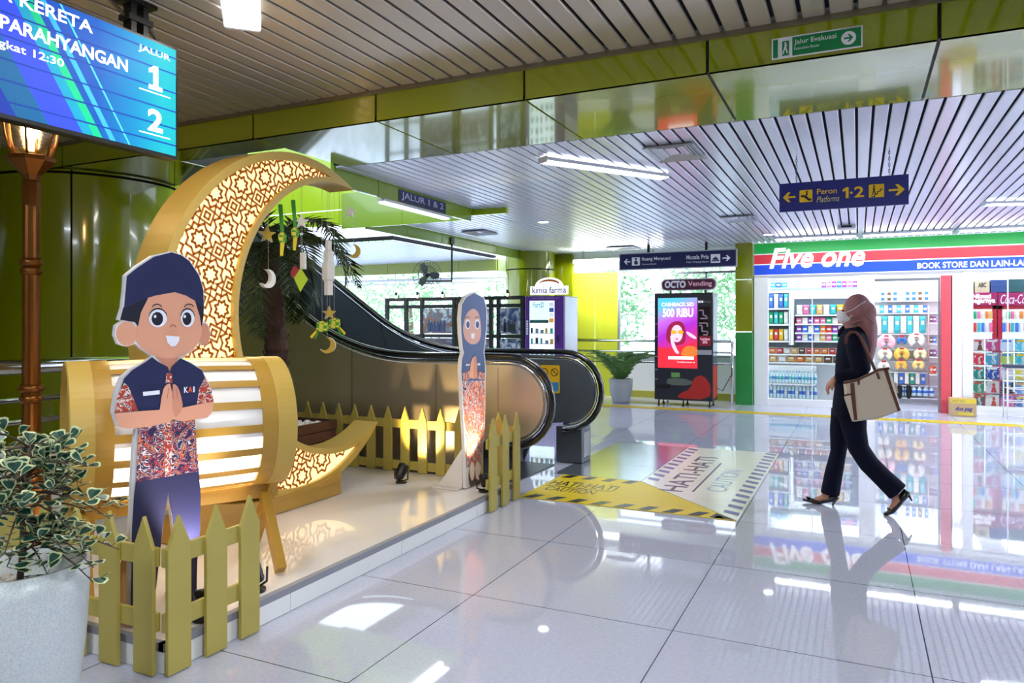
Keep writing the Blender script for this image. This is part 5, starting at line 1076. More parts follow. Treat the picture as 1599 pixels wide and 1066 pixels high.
# ---- goods
random.seed(11); SHELFM = mat('shelf_white_metal', '#eceef0', .35, metal=.1)
def pmat(h): return mat('pack_' + h[1:], h, .35, noise=40, amt=.35)
CN = {'#3a6fd0': 'blue', '#18a070': 'green', '#e0b020': 'yellow', '#d03838': 'red', '#8a3aa8': 'purple', '#e07a28': 'orange', '#e06a9a': 'pink', '#e8e4da': 'white', '#38b0b8': 'turquoise', '#6a4a32': 'brown', '#d8a860': 'tan'}
protoP = {}
def pack(kind, w_, d, h, col):
    key = (kind, round(w_, 3), round(d, 3), round(h, 3), col)
    if key in protoP: return protoP[key]
    mb = MB()
    if kind == 'pouch':
        for sx in (0,): mb.add([(-w_ / 2, 0, 0), (w_ / 2, 0, 0), (w_ / 2, 0, h), (-w_ / 2, 0, h), (-w_ * .38, -d / 2, h * .16), (w_ * .38, -d / 2, h * .16), (w_ * .38, -d / 2, h * .84), (-w_ * .38, -d / 2, h * .84), (-w_ * .38, d / 2, h * .16), (w_ * .38, d / 2, h * .16), (w_ * .38, d / 2, h * .84), (-w_ * .38, d / 2, h * .84)], [(4, 5, 6, 7), (0, 1, 5, 4), (1, 2, 6, 5), (2, 3, 7, 6), (3, 0, 4, 7), (9, 8, 11, 10), (1, 0, 8, 9), (2, 1, 9, 10), (3, 2, 10, 11), (0, 3, 11, 8)])
        ms = [pmat(col), pmat('#e8e4da')]; mb.cur = 1; mb.b2((-w_ * .25, -d / 2 - .002, h * .5), (w_ * .25, -d / 2, h * .72))
    elif kind == 'box':
        mb.b2((-w_ / 2, -d / 2, 0), (w_ / 2, d / 2, h)); mb.cur = 1; mb.b2((-w_ * .36, -d / 2 - .002, h * .35), (w_ * .36, -d / 2, h * .65)); ms = [pmat(col), pmat('#e8e4da')]
    elif kind == 'bottle':
        r = w_ / 2; mb.lathe([(r * .9, 0), (r, h * .03), (r, h * .62), (r * .45, h * .82), (r * .4, h * .9)], (0, 0, 0), 10); mb.cur = 1; mb.lathe([(r * .5, h * .9), (r * .5, h), (0, h)], (0, 0, 0), 10); mb.lathe([(r * 1.01, h * .3), (r * 1.01, h * .55)], (0, 0, 0), 10); ms = [mat('bottle_water', '#c8e4ee', .12, amt=.05), pmat(col)]
    elif kind == 'can':
        r = w_ / 2; mb.lathe([(r * .85, 0), (r, h * .06), (r, h * .92), (r * .85, h), (0, h)], (0, 0, 0), 12); ms = [pmat(col), SIL]
    me = mb.build(kind, ms); mesh = me.data; bpy.data.objects.remove(me); protoP[key] = mesh; return mesh
def place(name, kind, x, y, z, w_, d, h, col, label, cat, group):
    o = bpy.data.objects.new(name, pack(kind, w_, d, h, col)); COL.objects.link(o); o.location = (x, y, z); return tag(o, label, cat, group)
def row(name, kind, cat, u0, u1, vb, vt, Y, n, cols, where, d=.06, fill=.9, shelf=True, unit=None):
    a, b = onY(u0, vb, Y), onY(u1, vb, Y); h = (onY(u0, vt, Y).z - a.z); z = (a.z + b.z) / 2; w_ = (b.x - a.x) / n
    for i in range(n):
        c = cols[i % len(cols)] if not isinstance(cols, str) else random.choice(list(CN)[:int(cols)])
        place(name, kind, a.x + w_ * (i + .5), Y + d / 2 + .02, z + .003, w_ * fill, d, h * 1.0, c, f'{CN[c]} {cat}, {NTH[i % 24]} from the left {where}', cat, f'{cat}s {where}')
    if unit is not None: MB().b2((a.x - .02, Y - .01, z - .028), (b.x + .02, Y + .22, z)).build('shelf', SHELFM, unit)
    return a.x, b.x, z
def unit(name, label, x0, x1, y0, y1, z0, z1, m=None):
    t = thing(name, label, 'shelf unit', ((x0 + x1) / 2, (y0 + y1) / 2, z0)); m = m or SHELFM
    MB().b2((x0, y1 - .02, z0 + .003), (x1, y1, z1)).build('back_panel', mat('shelf_back_bluegrey', '#7a8694', .5) if 'snack' in name else m, t)
    for x in (x0, x1): MB().b2((x - .012, y0, z0 + .003), (x + .012, y1, z1)).build('side_panel', m, t)
    return t
Yg = 14.5
ua = unit('snack_rack', 'white wall rack of snack packets at the left end of the shop window', -1.57, -1.15, Yg - .01, Yg + .24, 1.0, 2.02)
row('snack_packet', 'pouch', 'snack packet', 1200, 1231, 481, 459, Yg, 4, ['#3a6fd0', '#e8e4da', '#3a6fd0', '#38b0b8'], 'on the left window rack, top shelf', unit=ua)
row('snack_packet', 'pouch', 'snack packet', 1200, 1231, 506, 487, Yg, 4, ['#18a070', '#38b0b8', '#18a070', '#e8e4da'], 'on the left window rack, middle shelf', unit=ua)
row('snack_packet', 'pouch', 'snack packet', 1200, 1231, 532, 514, Yg, 4, ['#e0b020', '#d03838', '#e0b020', '#e8e4da'], 'on the left window rack, bottom shelf', unit=ua)
ub = unit('snack_gondola', 'white shop gondola with four shelves of snacks behind the passing woman', -1.09, .04, Yg - .01, Yg + .24, 1.0, 1.9)
row('snack_packet', 'pouch', 'snack packet', 1243, 1328, 491, 476, Yg, 8, ['#e8e4da', '#e06a9a', '#38b0b8', '#d8a860', '#e8e4da', '#38b0b8', '#e0b020', '#e8e4da'], 'on the gondola top shelf', unit=ub)
row('snack_box', 'box', 'snack box', 1243, 1328, 505, 496, Yg, 9, ['#e06a9a', '#e8e4da', '#8a3aa8', '#e06a9a', '#e06a9a', '#18a070', '#e8e4da', '#d03838', '#3a6fd0'], 'on the gondola second shelf', unit=ub)
row('snack_box', 'box', 'snack box', 1243, 1328, 519, 509, Yg, 9, ['#8a3aa8', '#3a6fd0', '#e8e4da', '#3a6fd0', '#e07a28', '#d03838', '#8a3aa8', '#e8e4da', '#38b0b8'], 'on the gondola third shelf', unit=ub)
row('snack_box', 'box', 'snack box', 1243, 1328, 532, 522, Yg, 9, ['#8a3aa8', '#e8e4da', '#3a6fd0', '#e8e4da', '#d8a860', '#e06a9a', '#18a070', '#e8e4da', '#d8a860'], 'on the gondola bottom shelf', unit=ub)
uc = unit('bread_counter', 'white counter with bread and pastry packs below the snack racks', -1.58, .05, Yg - .03, Yg + .4, .0, .98)
MB().b2((-1.52, Yg - .04, .99), (.02, Yg - .02, 1.04)).build('dark_edge', mat('shelf_dark_edge', '#3a4046', .4), ub)
row('pastry_pack', 'pouch', 'pastry pack', 1200, 1330, 553, 544, Yg - .02, 11, ['#e07a28', '#d03838', '#e8e4da', '#d8a860', '#6a4a32', '#d03838', '#e07a28'], 'on the bread counter upper shelf', d=.1, unit=uc)
row('bread_loaf', 'pouch', 'bread loaf', 1200, 1330, 566, 556, Yg - .02, 9, ['#d8a860', '#e8e4da', '#d8a860', '#e07a28', '#d8a860', '#d8a860', '#6a4a32', '#6a4a32', '#d8a860'], 'on the bread counter lower shelf', d=.1, unit=uc)
ud = unit('bottle_cooler', 'white open cooler with two rows of water bottles under the bread counter', -1.52, -.70, Yg - .10, Yg - .04, 0, .66)
row('water_bottle', 'bottle', 'water bottle', 1201, 1276, 598, 580, Yg - .18, 15, ['#38b0b8', '#3a6fd0', '#38b0b8', '#38b0b8'], 'in the cooler upper row', d=.05)
row('water_bottle', 'bottle', 'water bottle', 1201, 1276, 622, 601, Yg - .18, 13, ['#3a6fd0', '#e8e4da', '#3a6fd0'], 'in the cooler lower row', d=.05)
a_ = onY(1201, 598, Yg - .18); MB().b2((-1.52, Yg - .20, a_.z - .025), (-.70, Yg - .10, a_.z)).build('shelf', SHELFM, ud); a_ = onY(1276, 622, Yg - .18); MB().b2((-1.52, Yg - .20, .01), (-.70, Yg - .10, min(a_.z, onY(1201, 622, Yg - .18).z))).build('plinth', SHELFM, ud)
ue = thing('top_shelf', 'long white shelf with purple boxes above the snack gondola', 'shelf', (-.7, Yg + .1, 2.1)); zz_ = onY(1281, 449, Yg).z; MB().b2((-1.5, Yg, zz_ - .03), (.2, Yg + .25, zz_)).build('board', mat('shelf_grey', '#9aa8b4', .4), ue); MB().b2((-1.5, Yg + .245, zz_ - .03), (.2, Yg + .26, 2.55)).build('back_board', SHELFM, ue)
row('storage_box', 'box', 'box', 1282, 1339, 448.5, 439, Yg, 7, ['#8a3aa8', '#e06a9a', '#8a3aa8', '#3a6fd0', '#8a3aa8', '#e06a9a', '#8a3aa8'], 'on the high shelf over the gondola', d=.12)
row('storage_box', 'box', 'box', 1202, 1238, 448.5, 441, Yg, 4, ['#38b0b8', '#3a6fd0', '#38b0b8', '#e8e4da'], 'on the left end of the high shelf', d=.12)
# door bay: wall of accessories
Yd = 14.8
ug = thing('accessory_wall', 'white slat wall behind the shop doorway hung with accessories and pillows', 'display wall', (.85, Yd + .2, 0)); MB().b2((.2, Yd + .2, .003), (1.5, Yd + .24, 2.3)).build('panel', SHELFM, ug)
for v in (470, 489, 521, 545, 563, 580, 600, 619): a_ = onY(1367, v, Yd); MB().b2((.22, Yd + .015, a_.z - .014), (1.42, Yd + .2, a_.z)).build('shelf', SHELFM, ug)
row('phone_accessory', 'box', 'phone accessory pack', 1374, 1462, 469, 456, Yd, 9, ['#3a6fd0', '#6a4a32', '#3a6fd0', '#e8e4da', '#3a6fd0'], 'on the top hooks of the doorway wall', d=.03, fill=.6)
row('tissue_pack', 'box', 'tissue pack', 1367, 1448, 488, 477, Yd, 12, ['#e8e4da', '#38b0b8', '#e8e4da', '#3a6fd0'], 'on the second row of the doorway wall', d=.05)
row('plastic_pouch', 'pouch', 'clear pouch', 1367, 1446, 520, 494, Yd, 8, ['#e8e4da', '#38b0b8'], 'on the third row of the doorway wall', d=.03)
row('gift_tube', 'box', 'toiletry pack', 1370, 1446, 599, 583, Yd, 9, ['#3a6fd0', '#e8e4da', '#18a070', '#e8e4da'], 'below the neck pillows', d=.04, fill=.7)
row('drink_bottle', 'bottle', 'blue bottle', 1385, 1460, 618, 602, Yd, 8, ['#3a6fd0'], 'on the lowest row of the doorway wall', d=.05)
row('narrow_pack', 'box', 'small pack', 1452, 1462, 503, 494, Yd - .1, 2, ['#6a4a32', '#8a3aa8'], 'on the narrow door rack, first shelf', d=.05); row('narrow_pack', 'box', 'small pack', 1452, 1462, 535, 526, Yd - .1, 2, ['#6a4a32', '#3a6fd0'], 'on the narrow door rack, second shelf', d=.05); row('narrow_pack', 'box', 'small pack', 1452, 1462, 556, 546, Yd - .1, 2, ['#6a4a32', '#8a3aa8'], 'on the narrow door rack, third shelf', d=.05); row('narrow_pack', 'box', 'small pack', 1452, 1462, 583, 572, Yd - .1, 2, ['#e07a28', '#d03838'], 'on the narrow door rack, fourth shelf', d=.05)
un = thing('narrow_rack', 'narrow white rack of dark packs beside the door frame', 'rack', (1.2, Yd, .3))
for v in (504, 536, 557, 584): a_ = onY(1450, v, Yd - .1); b_ = onY(1464, v, Yd - .1); MB().b2((a_.x, Yd - .1, a_.z - .02), (b_.x, Yd + .05, a_.z)).build('shelf', SHELFM, un)
MB().tube([(onY(1450, 500, Yd - .1).x, Yd - .1, .3), (onY(1450, 500, Yd - .1).x, Yd - .1, 1.75)], .012, 6).build('upright', mat('rack_pink', '#b08a94', .4), un)
for u, v, r, h, lab in ((1384, 534, .15, '#f0b4c0', 'pink neck pillow in a clear bag, largest on the doorway wall'), (1431, 531, .14, '#e8e4dc', 'cream neck pillow upper right on the doorway wall'), (1408, 532, .08, '#2a6ab0', 'blue pouch between the pink and cream neck pillows'), (1382, 553, .12, '#f0e6c8', 'cream and yellow neck pillow, middle row left'), (1408, 553, .13, '#f0c050', 'yellow neck pillow in the centre of the middle row'), (1437, 553, .11, '#f2e2b0', 'pale yellow neck pillow, middle row right'), (1380, 572, .10, '#efe6d8', 'cream neck pillow with red tag, bottom row left'), (1407, 570, .10, '#f2b84a', 'orange neck pillow, bottom row centre'), (1434, 570, .10, '#f0d080', 'yellow neck pillow, bottom row right')):
    p = onY(u, v, Yd - .02); t = thing('neck_pillow', lab, 'neck pillow', tuple(p), 'neck pillows hung in the shop doorway'); mb = MB(); mb.tube([p + V((r * .58 * cos(a), -.01, r * .55 * sin(a))) for a in [rad(-60 + 300 * j / 16) for j in range(17)]], r * .42, 10); mb.build('cushion', mat('pillow_' + h[1:], h, .6, noise=6, amt=.1), t); MB().b2(p + V((-.035, -r * .45, r * .3)), p + V((.035, -r * .45 + .003, r * .3 + .08))).build('tag', mat('tag_red', '#c02838', .4), t)
for s in (-1, 1):
    p = onY(1412 + s * 7, 612, Yd - .008); mb = MB(); mb.prism([p + V((x, 0, z)) for x, z in smoothpoly([(-.035, -.12), (.035, -.12), (.048, .06), (.03, .13), (-.03, .13), (-.048, .06)], 2)], (0, .02, 0)); t = thing('sandal', ('left' if s < 0 else 'right') + ' black flip-flop of the pair hanging low in the shop doorway', 'sandal', tuple(p), 'pair of black flip-flops'); mb.build('sole', BLACK, t); MB().tube([p + V((0, 0, .12)), p + V((0, .03, .128))], .006, 6).build('hook', CHROME, t); MB().tube([p + V((-.035, -.004, -.02)), p + V((0, -.03, .05)), p + V((.035, -.004, -.02))], .006, 6).build('strap', BLACK, t)
# right bay: fridges, cartons, magazines
Yr = 14.4; RED = mat('fridge_red', '#b81838', .3, amt=.04)
for i, (u0, u1, wtxt) in enumerate(((1508, 1557, 'Nikmati segarnya'), (1559, 1612, 'Coca-Cola'))):
    x0, x1 = onY(u0, 500, Yr).x, onY(u1, 500, Yr).x; zt, zm = onY(u0, 457, Yr).z, onY(u0, 477, Yr).z; f = fS(Yr)
    t = thing('drinks_fridge', ('red drinks fridge with header lettered Nikmati segarnya behind the magazines' if i == 0 else 'red drinks fridge with white script header at the right edge of the shop'), 'fridge', ((x0 + x1) / 2, Yr + .3, 0), 'red drinks fridges in the shop')
    MB().b2((x0, Yr + .08, .003), (x1, Yr + .6, zt)).build('cabinet', RED, t); MB().b2((x0, Yr, zm), (x1, Yr + .08, zt)).build('header', mat('fridge_header', '#8a1450', .3, emit=.25), t)
    mb = MB(); e = .06
    for a in ((x0, .2, x0 + e, zm), (x1 - e, .2, x1, zm), (x0, zm - e, x1, zm), (x0, .2, x1, .3)): mb.b2((a[0], Yr + .03, a[1]), (a[2], Yr + .08, a[3]))
    mb.build('door_frame', RED, t); MB().b2((x0 + e, Yr + .075, .3), (x1 - e, Yr + .079, zm - e)).build('lit_interior', mat('fridge_glow', '#e6f4f6', .4, emit=.6), t)
    if i == 0: text('Nikmati', f, x0 + .10, x0 + .36, zt - .10, zt - .02, FW_, t, .002, .03); text('segarnya', f, x0 + .08, x0 + .42, zm + .015, zm + .10, FW_, t, .002, .03)
    else: text('Coca-Cola', f, x0 + .03, x1 - .03, zm + .03, zt - .03, mat('script_pale', '#d6c8f0', .4, emit=.4), t, .002, .0, .35)
    nm = 'left' if i == 0 else 'right'
    for vb, vt_, w2, cl in ((498, 486, 'upper', ['#e8e4da', '#18a070', '#e06a9a', '#e8e4da', '#e07a28', '#d8a860']), (518.5, 504, 'lower', ['#3a6fd0', '#d03838', '#38b0b8', '#3a6fd0', '#e8e4da', '#e06a9a'])):
        row('drink_can', 'can', 'drink can', u0 + 6, u1 - 6, vb, vt_, Yr - .02, 6, cl, f'in the {nm} red fridge, {w2} shelf', d=.04, fill=.85); a_ = onY(u0 + 5, vb, Yr); MB().b2((x0 + e, Yr - .02, a_.z - .015), (x1 - e, Yr + .075, a_.z)).build('shelf', SHELFM, t)
for u0, u1, v0, v1, h, lab in ((1504, 1521, 456, 437, '#b09878', 'brown carton with green band on top of the fridge, leftmost'), (1523, 1546, 456, 438, '#b4a48c', 'brown carton lettered ABC on top of the fridges, second from left'), (1548, 1574, 456, 436, '#26407a', 'dark blue carton on top of the right fridge'), (1576, 1604, 456, 435, '#1c4a52', 'dark teal carton on top of the right fridge at the frame edge')):
    a, b = onY(u0, v0, Yr), onY(u1, v1, Yr); t = thing('carton', lab, 'carton', ((a.x + b.x) / 2, Yr + .2, onY(1508, 457, Yr).z + .002)); MB().b2((a.x, Yr + .05, onY(1508, 457, Yr).z + .002), (b.x, Yr + .4, b.z)).build('box', mat('carton_' + h[1:], h, .6, amt=.15), t)
    if u0 == 1504: MB().b2((a.x, Yr + .047, a.z + .06), (b.x, Yr + .05, a.z + .12)).build('band', pmat('#18a070'), t)
    if u0 == 1523: text('ABC', fS(Yr + .05), a.x + .05, b.x - .05, a.z + .08, a.z + .16, MBLK, t, .002, .03)
Ym = 13.78; fm_ = fS(Ym); mr = thing('magazine_rack', 'wire magazine rack standing inside the right shop window', 'rack', (2.1, Ym + .05, .1))
zr = [1.20, .98, .76, .53, .31, .09]; xc = [1.655, 1.83, 2.03, 2.22, 2.43]
for z in zr[1:]: MB().b2((1.55, Ym + .03, z + .004), (2.6, Ym + .04, z + .014)).build('rail', CHROME, mr)
for x in (1.56, 2.6): MB().b2((x, Ym + .03, .003), (x + .012, Ym + .042, 1.2)).build('upright', CHROME, mr)
mags = [('#d8c8d8', 'pale portrait'), ('#c04a8a', 'pink and teal'), ('#c8d4f0', 'pale blue'), ('#58c0e0', 'aqua floral'), ('#d03848', 'red banner'), ('#4a9ac0', 'sea blue'), ('#a8c060', 'green fruit'), ('#48b0c0', 'teal pattern'), ('#2a8a80', 'dark green'), ('#2850b0', 'royal blue'), ('#d8d0e0', 'white GEMA'), ('#e0d040', 'yellow'), ('#3a9a70', 'green white'), ('#e4dce8', 'white with red figure'), ('#2a2a3a', 'black framed'), ('#6a8ac8', 'dusty blue'), ('#38506a', 'slate swirl'), ('#e2e0ea', 'white with dancing figure'), ('#c87ab0', 'pink portrait'), ('#4a6ab0', 'blue')]
k = 0
for r_ in range(5):
    for c_ in range(4):
        h, nm = mags[k]; x0, x1 = xc[c_] + .008, xc[c_ + 1] - .008; z0, z1 = zr[r_ + 1] + .015, zr[r_] - .01
        t = thing('magazine', f'{nm} magazine in the window rack, {["top", "second", "third", "fourth", "bottom"][r_]} row, {NTH[c_]} column', 'magazine', ((x0 + x1) / 2, Ym, z0), 'magazines in the window rack')
        rect(fm_, x0, z0, x1, z1, -.006, .006).build('cover', ramp_mat('cover_%d' % k, [(.0, h), (.48, h), (.54, '#e4e4ea'), (.60, h), (.68, '#3a3f58')], 7 + k % 5, .25, detail=3, dist=.8), t)
        rect(fm_, x0 + .02, z1 - .05, x1 - .03, z1 - .02, .0004, .0005).build('title_band', pmat(['#d03838', '#e8e4da', '#3a6fd0', '#e0b020'][k % 4]), t)
        if k in (0, 13, 17, 18): mb = MB(); poly(fm_, circ((x0 + x1) / 2 + .02, z0 + .13, .022, .03, 12), .001, .0004, mb); poly(fm_, [((x0 + x1) / 2 - .02, z0 + .01), ((x0 + x1) / 2 + .06, z0 + .01), ((x0 + x1) / 2 + .04, z0 + .10), ((x0 + x1) / 2, z0 + .10)], .001, .0004, mb); mb.build('cover_figure', pmat(['#6a4a32', '#d03838', '#e06a9a', '#8a3aa8'][k % 4]), t)
        if k == 10: text('GEMA', fm_, x0 + .02, x1 - .02, z1 - .06, z1 - .015, pmat('#d03838'), t, .0012, .01)
        k += 1
bx = thing('carton', 'yellow topped brown carton lettered dos pag on the floor before the shop', 'carton', (1.53, 13.3, .003)); f = fS(13.15)
x0, x1, zt = onY(1484, 640, 13.15).x, onY(1525, 640, 13.15).x, onY(1500, 622, 13.15).z
MB().b2((x0, 13.15, .003), (x1, 13.42, zt)).build('box', mat('cardboard', '#b89a72', .6, amt=.12), bx); rect(f, x0, zt - .075, x1, zt - .005, .0005, .001).build('band', mat('carton_yellow', '#d8c03a', .5), bx); text('dos pag', f, x0 + .07, x1 - .05, .07, .15, mat('carton_navy', '#2a3a80', .5), bx, .001, .03, .25); text('MULTI MILK', f, x0 + .03, x0 + .2, zt - .055, zt - .03, mat('carton_navy', '#2a3a80', .5), bx, .002); rect(f, x0 + .10, .02, x0 + .30, .06, .0005, .001).build('yellow_mark', MATS['carton_yellow'], bx)
cg = thing('wire_stand', 'white wire stand with dark cushion top at the right edge before the shop', 'stand', (2.4, 13.25, 0))
x0, x1, zt = onY(1573, 600, 13.1).x, onY(1573, 600, 13.1).x + .55, onY(1575, 574, 13.1).z
for x in (x0, x0 + .27, x1):
    for y in (13.1, 13.42): MB().tube([(x, y, .003), (x, y, zt)], .010, 6).build('upright', WHITE, cg)
for z in (.04, .25, .45, .65, zt - .02):
    for y in (13.1, 13.42): MB().tube([(x0, y, z), (x1, y, z)], .008, 6).build('wire', WHITE, cg)
MB().b2((x0 - .02, 13.08, zt), (x1 + .02, 13.44, zt + .04)).build('top', mat('stand_top', '#2a3450', .5), cg)

# ================================================================== TREES OUTSIDE THE BACK WINDOWS
random.seed(21); LV = ramp_mat('sunlit_leaves', [(.3, '#5f9a5c'), (.55, '#8fbd88'), (.8, '#c8e0c2')], 1.3, .6)
def tree(label, x, y, r, h):
    t = thing('tree', label, 'tree', (x, y, -.5), 'trees outside the station'); MB().tube([(x, y, -.5), (x + .1, y, h * .5), (x, y + .1, h * .9)], [.14, .10, .05], 8).build('trunk', mat('tree_bark', '#6a5a4a', .8), t)
    mb = MB()
    for k in range(1500):
        d = V((random.gauss(0, 1), random.gauss(0, 1), random.gauss(0, .9))).normalized() * r * random.random() ** .4; p = V((x, y, h)) + d; a, b_ = V((random.gauss(0, 1), random.gauss(0, 1), random.gauss(0, 1))).normalized(), V((random.gauss(0, 1), random.gauss(0, 1), random.gauss(0, 1))).normalized(); s = random.uniform(.06, .16)
        mb.add([p, p + a * s + b_ * s * .3, p + a * s * 1.8, p + a * s - b_ * s * .3], [(0, 1, 2, 3)])
    mb.build('crown', LV, t, recalc=False)
for i, (x, y, r, h) in enumerate(((-17.5, 23, 1.7, 1.8), (-13.8, 21, 1.7, 2.2), (-10.2, 22.5, 1.7, 1.9), (-6.2, 19, 1.3, 2.0), (-3.4, 18.9, 1.4, 2.1), (-21, 21.5, 1.8, 2.0))):
    tree(('pale sunlit tree outside, ' + ['far left behind the palm fronds', 'left of the hanging fan', 'behind the wall fan and photo stand', 'outside the back window left of the snack machine', 'outside the back window right of the snack machine', 'behind the escalator slope'][i]), x, y, r, h)
# ================================================================== WALKING PERSON WITH TOTE BAG
PY = 6.14
def W(u, v, dy=0.0): return V(onY(u, v, PY + dy))
wo = thing('person', 'person walking left in navy suit, dusty pink headscarf, white mask and black heels', 'person', tuple(W(1335, 795)) [:2] + (0.0,))
SKN = mat('skin_warm', '#b07a62', .5, noise=30, amt=.08); NVY = mat('suit_navy', '#080b22', .8, noise=60, amt=.25, spec=.15); HJB = mat('scarf_dusty_pink', '#96686c', .8, noise=40, amt=.12, bump=.1)
def remesh(mb, name, m, vox, sm=6, disp=None):
    o = mb.build(name, m, wo); r = o.modifiers.new('union', 'REMESH'); r.mode = 'VOXEL'; r.voxel_size = vox; r.use_smooth_shade = True
    s = o.modifiers.new('soft', 'SMOOTH'); s.factor = .5; s.iterations = sm; return o
LA, RA = -.185, .17   # near and far arm planes
# body: head, neck, trunk, arms, hands, legs and feet grown as one surface
b = MB(); hd = W(1334, 486)
b.ball(hd, (.082, .070, .112), 20); b.ball(hd + V((-.028, 0, -.048)), (.052, .050, .060), 16); b.ball(hd + V((-.088, 0, -.022)), (.014, .012, .02), 10); b.ball(hd + V((-.070, 0, -.005)), (.014, .04, .018), 10); b.ball(hd + V((-.074, 0, -.062)), (.012, .022, .010), 8)
b.tube([hd + V((.012, 0, -.08)), W(1333, 518)], [.05, .055], 12)
b.tube([W(1333, 514), W(1333, 530), W(1331, 565), W(1328, 600), W(1328, 640)], [(.06, .10), (.085, .15), (.095, .14), (.09, .12), (.10, .14)], 16, up=(0, 1, 0))
def hand(wr, pd, curl, s=1):
    # wrist point, palm direction (down the hand), palm width direction along X/Y
    pd = V(pd).normalized(); wd = V((-.35, .93, 0)) * s; wd = (wd - pd * wd.dot(pd)).normalized(); nd = pd.cross(wd).normalized()
    for k in range(4): q = wd * (-.026 + .0175 * k); b.tube([wr + q * .7, wr + pd * .036 + q * .95, wr + pd * .075 + q], [.015, .0145, .012], 8)
    for k, L in enumerate((.050, .062, .066, .057)):
        k0 = wr + pd * .075 + wd * (-.026 + .0175 * k); a1 = (pd * cos(curl) + nd * sin(curl)); a2 = (pd * cos(curl * 2.1) + nd * sin(curl * 2.1))
        b.tube([k0, k0 + a1 * L * .45, k0 + a1 * L * .45 + a2 * L * .55], [.0092, .0085, .0070], 8)
    t0 = wr + pd * .025 - wd * .028 if s < 0 else wr + pd * .025 - wd * .028; td = (pd * .75 - wd * .45 + nd * .35).normalized()
    b.tube([t0, t0 + td * .035, t0 + td * .035 + (pd * .9 + nd * .35).normalized() * .03], [.0125, .0105, .008], 8)
sh, el, wr = W(1334, 526, LA), W(1346, 578, LA), W(1303, 591, LA - .02)
b.tube([sh, el], [.034, .03], 12); b.tube([el, wr], [.03, .022], 12); hand(wr, (-.50, -.02, -.70), .42, 1)
sh2, el2, wr2 = W(1333, 526, RA), W(1338, 585, RA + .02), W(1330, 628, RA + .03)
b.tube([sh2, el2, wr2], [.034, .03, .022], 12); hand(wr2, (-.15, 0, -1), -.3, -1)
FLg, RLg = .085, -.075  # front (far) and rear (near) leg planes
b.tube([W(1328, 640, FLg), W(1309, 703, FLg), W(1294, 765, FLg), W(1286, 779, FLg)], [.075, .052, .034, .03], 12)
b.tube([W(1332, 640, RLg), W(1343, 703, RLg), W(1396, 770, RLg), W(1401, 786, RLg)], [.075, .052, .034, .03], 12)
b.tube([W(1294, 776, FLg), W(1280, 780, FLg), W(1268, 783, FLg)], [.032, .03, .022], 10); b.tube([W(1404, 778, RLg), W(1396, 792, RLg), W(1389, 800, RLg)], [.034, .03, .022], 10)
remesh(b, 'body', SKN, .0055, 4)
# eyes
for s in (-1, 1):
    MB().ball(hd + V((-.076, s * .030, .004)), (.010, .013, .009), 10).build('eye', mat('eye_dark', '#1a1210', .2), wo)
# suit jacket
j = MB(); up = (0, 1, 0)
j.tube([W(1330, 509), W(1331, 514), W(1333, 522), W(1333, 536), W(1331, 560), W(1330, 585), W(1329, 610), W(1327, 632), W(1326, 650)], [(.062, .060), (.078, .10), (.098, .165), (.112, .185), (.118, .170), (.118, .155), (.118, .160), (.122, .170), (.122, .168)], 28, up=up)
j.tube([W(1334, 523, LA + .03), W(1338, 540, LA), W(1345, 576, LA), W(1338, 586, LA), W(1322, 589, LA - .01), W(1305, 590, LA - .02)], [.068, .074, .066, .062, .056, .048], 18)
j.tube([W(1333, 523, RA - .03), W(1336, 560, RA), W(1338, 585, RA + .02), W(1332, 622, RA + .03)], [.056, .062, .052, .042], 16)
remesh(j, 'jacket', NVY, .008, 8)
c = MB(); c.tube([W(1321, 512), W(1313, 518), W(1310, 526)], [(.03, .05), (.024, .05), (.012, .04)], 10, up=up); c.build('collar', NVY, wo)
# trousers
t_ = MB(); t_.tube([W(1327, 618), W(1327, 650)], [(.108, .155), (.115, .16)], 24, up=up)
t_.tube([W(1319, 640, FLg), W(1312, 672, FLg), W(1309, 706, FLg), W(1302, 738, FLg), W(1296, 771, FLg)], [(.098, .085), (.076, .078), (.058, .07), (.066, .072), (.070, .078)], 20, up=up)
t_.tube([W(1330, 640, RLg), W(1334, 672, RLg), W(1341, 700, RLg), W(1357, 724, RLg), W(1378, 745, RLg), W(1402, 768, RLg)], [(.105, .088), (.086, .082), (.074, .076), (.073, .074), (.072, .074), (.078, .080)], 20, up=up)
remesh(t_, 'trousers', NVY, .008, 6)
# headscarf with a drape down the back
h = MB(); h.ball(hd + V((.022, 0, .012)), (.098, .088, .122), 22); h.ball(W(1353, 489), (.070, .072, .090), 18)
h.tube([W(1350, 492), W(1357, 515), W(1359, 540), W(1357, 560), W(1354, 573)], [(.075, .085), (.060, .10), (.045, .095), (.030, .07), (.010, .03)], 18, up=up)
h.tube([W(1327, 500), W(1329, 510), W(1334, 518)], [(.05, .062), (.062, .075), (.06, .10)], 16, up=up)
ho = remesh(h, 'headscarf', HJB, .006, 8)
# folds of the scarf
for a in (((1326, 505), (1345, 500), (1357, 520)), ((1330, 495), (1350, 490), (1365, 505)), ((1352, 510), (1361, 535), (1357, 562))):
    MB().tube([W(u, v, -.086 + .01 * i * 0) for i, (u, v) in enumerate(a)], [.004, .009, .003], 8).build('scarf_fold', HJB, wo)
